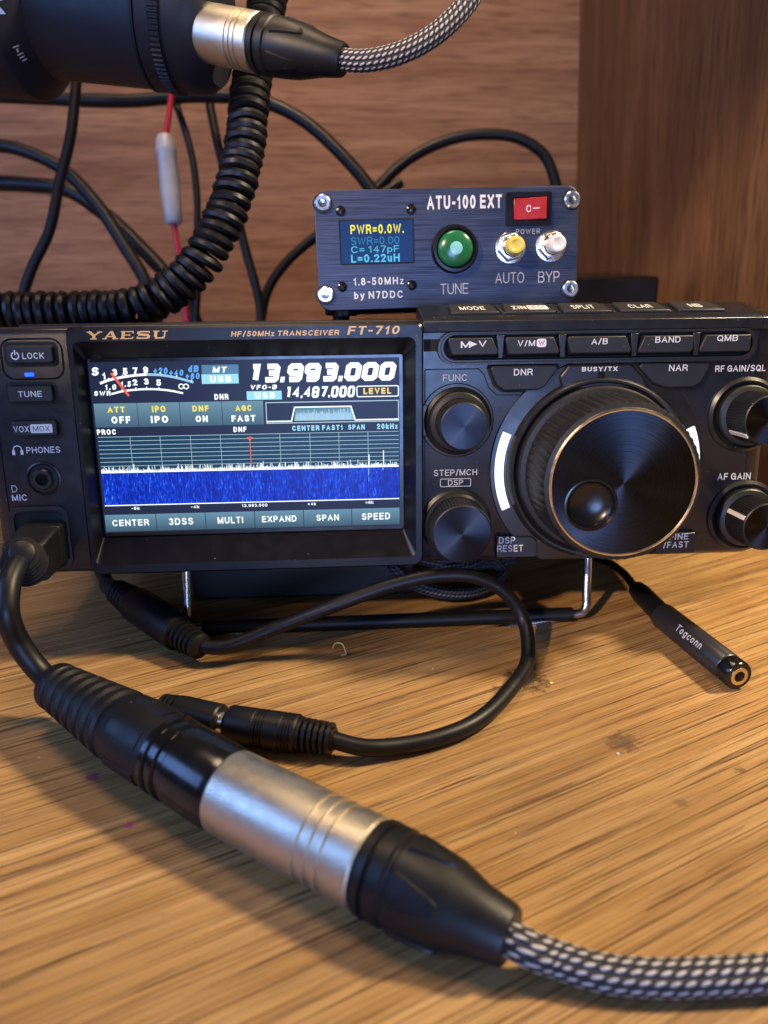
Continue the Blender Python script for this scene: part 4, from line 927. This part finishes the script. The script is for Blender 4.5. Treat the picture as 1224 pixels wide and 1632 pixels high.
mb = MB(); mb.lathe(fr, [(8.9, LA * .68), (9.9, LA * .69), (9.9, LA * .71), (9.2, LA * .715), (9.2, LA * .735), (9.9, LA * .74), (9.9, LA * .76), (9.2, LA * .765), (9.2, LA * .79), (9.8, LA * .8), (9.8, LA * .97), (9.4, LA * .985), (9.2, LA), (8, LA)], M['gloss'], 72); mb.build('connector_body', ad)
# plug in the socket
pf = RF
q = [P2.px(38, 828)[0], P2.px(100, 895)[1], P2.px(100, 828)[0], P2.px(60, 822)[1]]
mb = MB(); PW = 12.4; px0 = -23.2
v0 = [(px0, -7.6), (px0 + PW, -7.6), (px0 + PW, 5.2), (px0, 5.2)]; v1 = [(px0 - 2.2, -9.8), (px0 + PW - 1.6, -9.4), (px0 + PW - 2.2, 2.0), (px0 - 1.6, 2.0)]
mb.prism(RF, v0, 1.0, 9.0, M['mould'], [(x - .3, y - .2) for x, y in v0]); mb.prism(RF, [(x - .3, y - .2) for x, y in v0], 8.8, 19, M['mould'], v1); mb.build('plug_body', ad, .9, 3)
c0 = RF(px0 + 4.6, -3.4, 18.5); cable_pts = [c0, deep(36, 890, 222), deep(14, 935, 212), deep(12, 975, 210), deep(30, 1025, 214), pl - da * 3 + V((0, 0, .4)), pl + da * 3]
cp = spline(cable_pts, 10)
mb = MB(); mb.tube(cable_pts, 3.2, M['cable'], 24, smooth=12); mb.build('cable', ad)
mb = MB(); dirs = (cp[6] - cp[0]).normalized(); rfm = axis_frame(c0 - dirs * 3, c0 + dirs * 8)
pr = []
for i in range(6): r = 6.9 - i * .42; z = i * 2.7; pr += [(r, z), (r + .1, z + 1.5), (r - 1.3, z + 1.7), (r - 1.3, z + 2.65)]
mb.lathe(rfm, pr + [(3.0, 16.5)], M['mould'], 36); mb.build('strain_relief', ad)
# ---- patch lead looping out from under the radio
pat = empty('patch_lead', V((*on_z(700, 1100).xy, 0)), 'thin black audio lead looping out from under the radio to an inline jack', 'cable')
j0, j1 = on_z(366, 1154, 5.2), on_z(532, 1178, 5.2); fr = axis_frame(j0, j1); LJ = (j1 - j0).length; mb = MB()
pr = [(2.6, -3.5), (2.6, 0), (4.9, 0), (5.2, .5), (5.2, LJ * .26)]
for i in range(4): z = LJ * (.27 + i * .03); pr += [(4.9, z), (4.9, z + .4), (5.2, z + .5), (5.2, z + .9)]
pr += [(5.2, LJ * .52)]
for i in range(4): z = LJ * (.53 + i * .03); pr += [(4.9, z), (4.9, z + .4), (5.2, z + .5), (5.2, z + .9)]
pr += [(5.2, LJ * .66), (4.8, LJ * .675)]; mb.lathe(fr, pr, M['mould'], 40)
pr = []
for i in range(6): z = LJ * (.68 + i * .055); r = 4.6 - i * .08; pr += [(r, z), (r, z + LJ * .03), (3.1, z + LJ * .032), (3.1, z + LJ * .053)]
mb.lathe(fr, pr, M['mould'], 32); mb.build('jack_body', pat)
mb = MB(); k0, k1 = on_z(190, 945, 9), on_z(312, 1026, 6.5)
loop = [j1 - (j1 - j0).normalized() * 2, j1 + (j1 - j0).normalized() * 8 + V((0, 0, -1.2)), on_z(640, 1188, 2.9), on_z(740, 1160, 2.9), on_z(812, 1100, 3.2), on_z(842, 1040, 4.5), deep(833, 985, 254), deep(800, 940, 252), deep(755, 919, 250), deep(700, 917, 249), deep(640, 928, 248), deep(540, 962, 247), deep(440, 1000, 248), k1 + V((5, -2, -.4)), k1]
mb.tube(loop, 2.3, M['cable'], 20, smooth=12); mb.build('cable', pat)
fr = axis_frame(k1 + (k1 - k0) * .05, k0); LK = (k1 - k0).length; mb = MB(); pr = [(2.7, -1)]
for i in range(5): z = i * 2.2; r = 4.2 + i * .25; pr += [(r, z), (r, z + 1.3), (r - .8, z + 1.5), (r - .8, z + 2.1)]
pr += [(6.0, 11.5), (6.3, 12.5), (6.3, LK * .8), (5.6, LK * .82)]
for i in range(5): z = LK * .83 + i * 2.6; r = 5.6 - i * .25; pr += [(r, z), (r, z + 1.5), (r - .9, z + 1.7), (r - .9, z + 2.4)]
mb.lathe(fr, pr + [(2.8, LK + 12)], M['mould'], 36); mb.build('plug_body', pat)
mb = MB(); e = fr(0, 0, LK + 11); mb.tube([e, e + V((-8, 16, 4)), e + V((-22, 60, 3)), e + V((-20, 140, 3))], 2.6, M['cable'], 14); mb.build('cable_tail', pat)
# plug pushed into the inline jack
plg = empty('audio_plug', V((*on_z(310, 1145).xy, 0)), 'black moulded plug pushed into the inline jack behind the XLR connector', 'plug')
g0 = on_z(352, 1152, 5.2); g1 = on_z(258, 1130, 5.2); fr = axis_frame(g0, g1); LG = (g1 - g0).length; mb = MB()
pr = [(2.4, -.5), (4.6, 0), (5.0, .5), (5.0, LG * .62)]
for i in range(4): z = LG * (.66 + i * .09); pr += [(4.9 - i * .2, z), (4.9 - i * .2, z + LG * .05), (4.0 - i * .2, z + LG * .055), (4.0 - i * .2, z + LG * .085)]
mb.lathe(fr, pr, M['mould'], 36); mb.build('plug_body', plg)
mb = MB(); mb.lathe(axis_frame(g0, j0), [(3.3, -.5), (3.3, (j0 - g0).length * .55), (2.2, (j0 - g0).length * .6), (2.2, (j0 - g0).length + 1)], M['rim'], 24); mb.build('metal_contact', plg)
mb = MB(); e = g1; dg = (g1 - g0).normalized(); mb.tube([e - dg * 2, e + dg * 8, on_z(190, 1118, 3), on_z(150, 1110, 2.5), on_z(112, 1100, 2.4)], 2.3, M['cable'], 14); mb.build('cable', plg)
# ---- aluminium-look extension jack at the right
ext = empty('extension_jack', V((*on_z(1110, 1030).xy, 0)), 'slim black barrel jack with pale lettering and a gold socket, on the desk', 'jack')
e0, e1 = on_z(1056, 981, 5.0), on_z(1178, 1078, 5.0); fr = axis_frame(e0, e1); LE = (e1 - e0).length
M['barrel'] = plastic('barrel_paint', (.018, .018, .019), .36, .1, .1)
mb = MB(); mb.lathe(fr, [(3.8, 0), (4.4, .2), (4.6, .7), (4.6, LE * .87), (4.3, LE * .88)], M['barrel'], 48); mb.build('barrel', ext)
mb = MB(); mb.lathe(fr, [(4.2, LE * .875), (4.2, LE * .885), (4.55, LE * .89), (4.55, LE - .6), (4.1, LE), (2.7, LE)], M['gloss'], 48, cap=False); mb.build('end_ring', ext)
mb = MB(); mb.lathe(fr, [(2.9, LE - .2), (2.8, LE + .25), (1.75, LE + .25), (1.6, LE - 3)], M['brass'], 40, cap=False); mb.lathe(fr, [(1.62, LE - 2.8), (0.001, LE - 2.8)], M['groove'], 24); mb.build('gold_socket', ext)
mb = MB(); v, f = glyphs('Togconn', .02, 1.0, True)
aw = LE * .33; ah = 3.0                      # lettering wrapped on the barrel, facing up towards the viewer
sg = 1 if (fr.y * math.cos(.0)).dot(V((1, 0, .3))) * 0 + (fr.x * -math.sin(math.atan2((EYE - fr.o).dot(fr.y), (EYE - fr.o).dot(fr.x))) + fr.y * math.cos(math.atan2((EYE - fr.o).dot(fr.y), (EYE - fr.o).dot(fr.x)))).dot(V((1, 0, .4))) > 0 else -1
view = (EYE - fr.o); ang0 = math.atan2(view.dot(fr.y), view.dot(fr.x)) + .05
mb.add([fr((4.66 + q * .006) * math.cos(ang0 + sg * (b - .5) * ah / 4.66), (4.66 + q * .006) * math.sin(ang0 + sg * (b - .5) * ah / 4.66), LE * .33 + a * aw) for a, b, q in v], f, M['ink2']); mb.build('lettering', ext)
mb = MB(); s0 = on_z(1048, 973, 5.0); s1 = on_z(1012, 936, 5.5); fs = axis_frame(e0, s1); LS = (s1 - e0).length
mb.lathe(fs, [(4.0, -1), (4.0, 1.6), (3.7, 1.8), (3.7, LS * .75), (3.2, LS * .92), (1.8, LS)], M['rubber'], 32); mb.build('sleeve', ext)
mb = MB(); mb.tube([s1, on_z(992, 912, 4.5), on_z(968, 896, 3.0), on_z(925, 882, 2.0), on_z(860, 872, 2.0), on_z(780, 868, 2)], 1.55, M['cable'], 14, smooth=10); mb.build('cable', ext)
# ---- coil of thin woven cable under the radio
lp = [on_z(x, y, z) for x, y, z in ((815, 892, 7), (770, 899, 9), (700, 896, 12), (640, 888, 16), (625, 900, 16), (650, 925, 11), (700, 944, 6), (745, 946, 4), (785, 930, 4), (800, 908, 6), (790, 896, 9), (740, 904, 11), (690, 912, 8))]
M['braid3'] = braid('thin_woven_sleeve', 7, 1.6, (.015, .015, .018), (.09, .09, .11), .36)
tag(MB().tube(lp, 2.1, M['braid3'], 16, smooth=10).build('cable_loop'), 'loop of thin dark woven cable lying in shade under the radio', 'cable')
# ---- dark box under the radio, seen through the wire stand
bl = on_z(307, 985, 0); br_ = on_z(640, 975, 0); by = max(bl.y, br_.y) + 14
bx0 = on_y(307, 950, by).x; bx1 = on_y(660, 950, by).x
tag(MB().box(DESKF, bx0, bx1, by, by + 90, .2, 25, M['dull']).build('flat_box', bevel=1.2), 'low flat black box in the shade under the radio, behind the wire stand', 'box')
# ---- coiled cord of the microphone arm
def coil(path, R, r, pitch, name, m):
    P = spline(path, 24); L = len(P); acc = [0.0]
    for i in range(1, L): acc.append(acc[-1] + (P[i] - P[i - 1]).length)
    T = [(P[min(i + 1, L - 1)] - P[max(i - 1, 0)]).normalized() for i in range(L)]; U = [T[0].orthogonal().normalized()]
    for i in range(1, L): u = U[-1]; U.append((u - T[i] * u.dot(T[i])).normalized())
    out = []; k = 0; steps = int(acc[-1] / pitch * 14)
    for s in range(steps + 1):
        a = acc[-1] * s / steps
        while k < L - 2 and acc[k + 1] < a: k += 1
        t = (a - acc[k]) / max(1e-6, acc[k + 1] - acc[k]); p = P[k].lerp(P[k + 1], t); tt = T[k].lerp(T[k + 1], t).normalized(); u = U[k].lerp(U[k + 1], t); u = (u - tt * u.dot(tt)).normalized(); w = tt.cross(u)
        ph = 2 * PI * a / pitch + .7 * math.sin(a * .21) + .35 * math.sin(a * .53 + 1); Rw_ = R * (1 + .03 * math.sin(a * .9) + .025 * math.sin(a * .37 + 2)); out.append(p + (u * math.cos(ph) + w * math.sin(ph)) * Rw_)
    return MB().tube(out, r, m, 8, smooth=0).build(name)
cz = RF(0, 65.4, -60).z
cpath = [deep(432, -60, 318), deep(425, 10, 314), deep(402, 125, 306), deep(385, 260, 300), deep(352, 360, 297), deep(300, 440, 297), deep(225, 488, 298), deep(130, 497, 300), deep(20, 498, 300), deep(-90, 500, 300)]
cc = coil(cpath, 6.2, 2.05, 4.25, 'coiled_cord', M['cable']); tag(cc, 'black coiled cord curving down from the microphone onto the radio', 'cord')
# ---- microphone at the upper left
mc = empty('microphone', deep(150, 150, 262), 'fat black cylindrical microphone with a knurled end ring, hanging at upper left', 'microphone')
m0, m1 = deep(-70, -6, 290), deep(352, 36, 284); fr = axis_frame(m0, m1); LMc = (m1 - m0).length; RM = 27.0
# radius chosen per station along the body
zf = lambda px: (deep(px, 30, 286) - deep(-70, -6, 290)).length
mb = MB(); za, zb, zc, zd = zf(50), zf(243), zf(276), zf(292)
mb.lathe(fr, [(26.4, -6), (32.56, -4), (32.56, za - 1.5), (32.03, za - .5), (24.82, za + 6.0), (24.38, za + 6.4), (24.29, zb), (24.82, zb + .8), (25.17, zb + 1.6)], M['mic'], 96); mb.build('body', mc)
mb = MB(); mb.lathe(fr, [(23.94, zb + 1.5), (24.99, zb + 1.6), (24.99, zb + 2.2), (24.11, zb + 2.4), (24.11, zb + 2.8), (24.99, zb + 3.0), (24.99, zc)], M['mic'], 96, cap=False); mb.build('end_band', mc)
mb = MB(); mb.lathe(fr, [(23.76, zc - .1), (25.34, zc), (25.43, zc + .4), (25.43, zd - .4), (25.34, zd), (22.88, zd)], M['mic'], 360, ribs=(1, 4, .5, 2), cap=False); mb.build('knurled_ring', mc)
mb = MB(); mb.lathe(fr, [(22.88, zd - .1), (24.11, zd), (24.46, zd + 6), (23.94, zd + 11), (21.12, zd + 14.5), (11.44, zd + 15)], M['mic'], 96); mb.build('end_cap', mc)
view = EYE - fr.o; va = math.atan2(view.dot(fr.y), view.dot(fr.x)); mb = MB()
mrf = interp([(32.56, -4), (32.56, za - 1.5), (32.03, za - .5), (24.82, za + 6.0), (24.38, za + 6.4), (24.29, zb)])
def wrap(txt, s0, ang, w, h, r, rot=0):
    v, f = glyphs(txt, .02, 1.0, True); out = []
    for a, b, q in v:
        u, t = (a - .5) * w, (b - .5) * h; u, t = u * math.cos(rot) - t * math.sin(rot), u * math.sin(rot) + t * math.cos(rot)
        an = ang + t / r; out.append(fr(r * math.cos(an), r * math.sin(an), s0 + u))
    mb.add(out, f, M['ink'])
def wrap_px(px, py):
    """point of the body's surface seen at a place: station and angle"""
    d = sight(px, py); best = None
    for k in range(2000):
        p = EYE + d * (180 + k * .06); q = p - fr.o; s = q.dot(fr.z); rad = math.hypot(q.dot(fr.x), q.dot(fr.y))
        if rad <= mrf(s) + .05: return s, math.atan2(q.dot(fr.y), q.dot(fr.x))
    return 20, va
s_, a_ = wrap_px(6, 6); wrap('2', s_, a_, 4.6, 6.0, 32.7, PI)
for px, py, w, h in ((25.52, 74, 1.6, .5), (28.16, 80, .5, 1.4), (32.56, 86, 1.5, .5), (35.2, 91, 1.2, .5), (39.6, 95, 1.2, .5)):
    s_, a_ = wrap_px(px, py); mb.add([fr((mrf(s_ + x) + .1) * math.cos(a_ + y / 30), (mrf(s_ + x) + .1) * math.sin(a_ + y / 30), s_ + x) for x, y in ((-w / 2, -h / 2), (w / 2, -h / 2), (w / 2, h / 2), (-w / 2, h / 2))], [[0, 1, 2, 3]], M['ink2'])
mb.build('lettering', mc)
# ---- connector and woven lead plugged into the microphone
up = empty('microphone_lead', deep(400, 90, 276), 'nickel XLR plug and black boot on a woven lead plugged into the microphone', 'cable')
u0, u1, u2 = deep(318, 50, 275), deep(412, 66, 268), deep(548, 96, 258); du = (u2 - u0).normalized(); Lu = (u1 - u0).length + 0.5
xlr_male(up, u0, u2, Lu, None, (u2 - u0).length - Lu, 9.5, (PI / 2 + .9, PI / 2 - .4, PI / 2 - 1.7, PI / 2 + 2.2), 5.2)
mb = MB(); e0 = u0 + du * ((u2 - u0).length - 2)
mb.tube([e0, deep(580, 97, 256), deep(640, 84, 254), deep(700, 50, 253), deep(742, 8, 252), deep(775, -50, 251), deep(800, -120, 250)], 3.5, M['braid2'], 40, smooth=16); mb.build('woven_cable', up)
# ---- black cables hanging before the back panel
def hang(name, pts, r, label, m='cable', n=14): return tag(MB().tube(pts, r, M[m], n, smooth=10).build(name), label, 'cable', 'black cables hanging in front of the back panel')
hang('hanging_cable', [deep(-60, 150, 470), deep(60, 156, 470), deep(200, 161, 470), deep(330, 153, 470), deep(420, 162, 468), deep(480, 190, 466), deep(535, 237, 464), deep(592, 302, 462), deep(640, 380, 460)], 3.9, 'thick black cable running level behind the microphone, then down behind the tuner')
hang('hanging_cable', [deep(126, 60, 440), deep(120, 150, 440), deep(112, 220, 440), deep(95, 290, 440), deep(78, 370, 440), deep(50, 430, 440), deep(32, 490, 440), deep(25, 560, 440)], 3.0, 'black cable dropping straight from the microphone at far left')
hang('hanging_cable', [deep(-50, 226, 500), deep(30, 238, 500), deep(100, 270, 500), deep(150, 320, 500), deep(200, 395, 500), deep(235, 455, 500), deep(255, 540, 500)], 4.2, 'black cable arching from the left edge, upper of two crossing cables')
hang('hanging_cable', [deep(-50, 292, 520), deep(40, 294, 520), deep(110, 304, 520), deep(165, 340, 520), deep(230, 400, 520), deep(290, 470, 520), deep(330, 560, 520)], 5.0, 'thicker black cable arching from the left edge, lower of two crossing cables')
hang('hanging_cable', [deep(268, 120, 480), deep(284, 175, 480), deep(303, 235, 480), deep(313, 300, 480), deep(315, 370, 480), deep(316, 430, 480), deep(312, 520, 480)], 2.2, 'thin black cable hanging beside the white fuse holder')
hang('hanging_cable', [deep(325, 110, 490), deep(337, 180, 490), deep(352, 250, 490), deep(372, 320, 490), deep(392, 400, 490), deep(413, 480, 490), deep(420, 560, 490)], 2.9, 'black cable slanting down just behind the coiled cord')
hang('hanging_cable', [deep(640, 290, 500), deep(560, 340, 500), deep(500, 380, 500), deep(455, 420, 500), deep(428, 460, 500), deep(416, 510, 500), deep(414, 570, 500)], 3.2, 'black cable curving out from behind the left side of the tuner')
hang('hanging_cable', [deep(560, 360, 510), deep(602, 300, 510), deep(650, 255, 510), deep(710, 225, 510), deep(775, 214, 510), deep(830, 222, 510), deep(866, 246, 510), deep(885, 290, 510), deep(892, 370, 510)], 3.6, 'black cable arching above the tuner against the back panel')
fz = empty('inline_fuse', deep(268, 280, 450), 'pale inline fuse holder hanging on a red wire', 'fuse')
M['fusewhite'] = plastic('milky_plastic', (.42, .40, .38), .4, .1, 0); M['redwire'] = plastic('red_wire', (.45, .02, .04), .4, 0, 0)
f0, f1 = deep(262, 216, 450), deep(277, 358, 450); fr = axis_frame(f0, f1); LF = (f1 - f0).length; mb = MB()
mb.lathe(fr, [(3.4, 0), (4.8, .8), (5.2, 3), (6.1, LF * .16), (6.1, LF * .2), (5.6, LF * .22), (5.9, LF * .6), (5.5, LF * .8), (5.0, LF * .97), (3.6, LF)], M['fusewhite'], 10); mb.build('fuse_holder', fz, .4)
mb = MB(); mb.tube([deep(277, 110, 450), deep(272, 165, 450), f0 + (f1 - f0) * .05], 1.7, M['redwire'], 12); mb.build('wire', fz)
mb = MB(); mb.tube([f1 - (f1 - f0) * .05, deep(284, 400, 450), deep(293, 470, 450), deep(300, 540, 450)], 1.7, M['redwire'], 12); mb.build('wire', fz)
# ---- small black box standing behind the radio at the right
BY = 484.0; b0 = on_y(905, 470, BY); b1 = on_y(1050, 470, BY); tz = on_y(980, 441, BY).z
tag(MB().box(DESKF, b0.x, b1.x, BY, BY + 70, .2, tz, M['gloss']).build('black_box', bevel=2.5, seg=3), 'glossy black box standing behind the radio, right of the tuner', 'box')
# ---- crumbs
M['fibre'] = paint('yellow_fibre', (.62, .52, .22), .6)
tag(MB().tube([on_z(530, 1033, .6), on_z(534, 1026, 2.4), on_z(545, 1026, 2.8), on_z(550, 1036, 1.2), on_z(551, 1043, .5), on_z(544, 1044, .5)], .22, M['fibre'], 6, smooth=4).build('fibre_scrap'), 'tiny curled yellow fibre on the oak desk below the display', 'fibre')

for px, py, r, m_, lab in ((574, 1002, .55, 'whitecap', 'tiny pale crumb at the edge of the shade, upper right of the yellow fibre'), (690, 1066, .4, 'whitecap', 'tiny pale crumb inside the loop of the patch lead'), (879, 1088, .6, 'yellowcap', 'tiny yellow crumb between patch lead and extension jack'), (985, 1201, .4, 'whitecap', 'tiny pale crumb below the dark smudge on the desk')):
    p = on_z(px, py, r * .5); bm = bmesh.new(); bmesh.ops.create_icosphere(bm, subdivisions=1, radius=r)
    mb = MB(); mb.add([p + V((q.co.x * random.uniform(.7, 1.5), q.co.y * random.uniform(.7, 1.4), q.co.z * random.uniform(.4, .6))) for q in bm.verts], [[q.index for q in f.verts] for f in bm.faces], M[m_]); bm.free()
    tag(mb.build('crumb'), lab, 'crumb', 'crumbs on the desk')

for o in list(scn.objects):
    if '_root_inv' in o.keys(): del o['_root_inv']
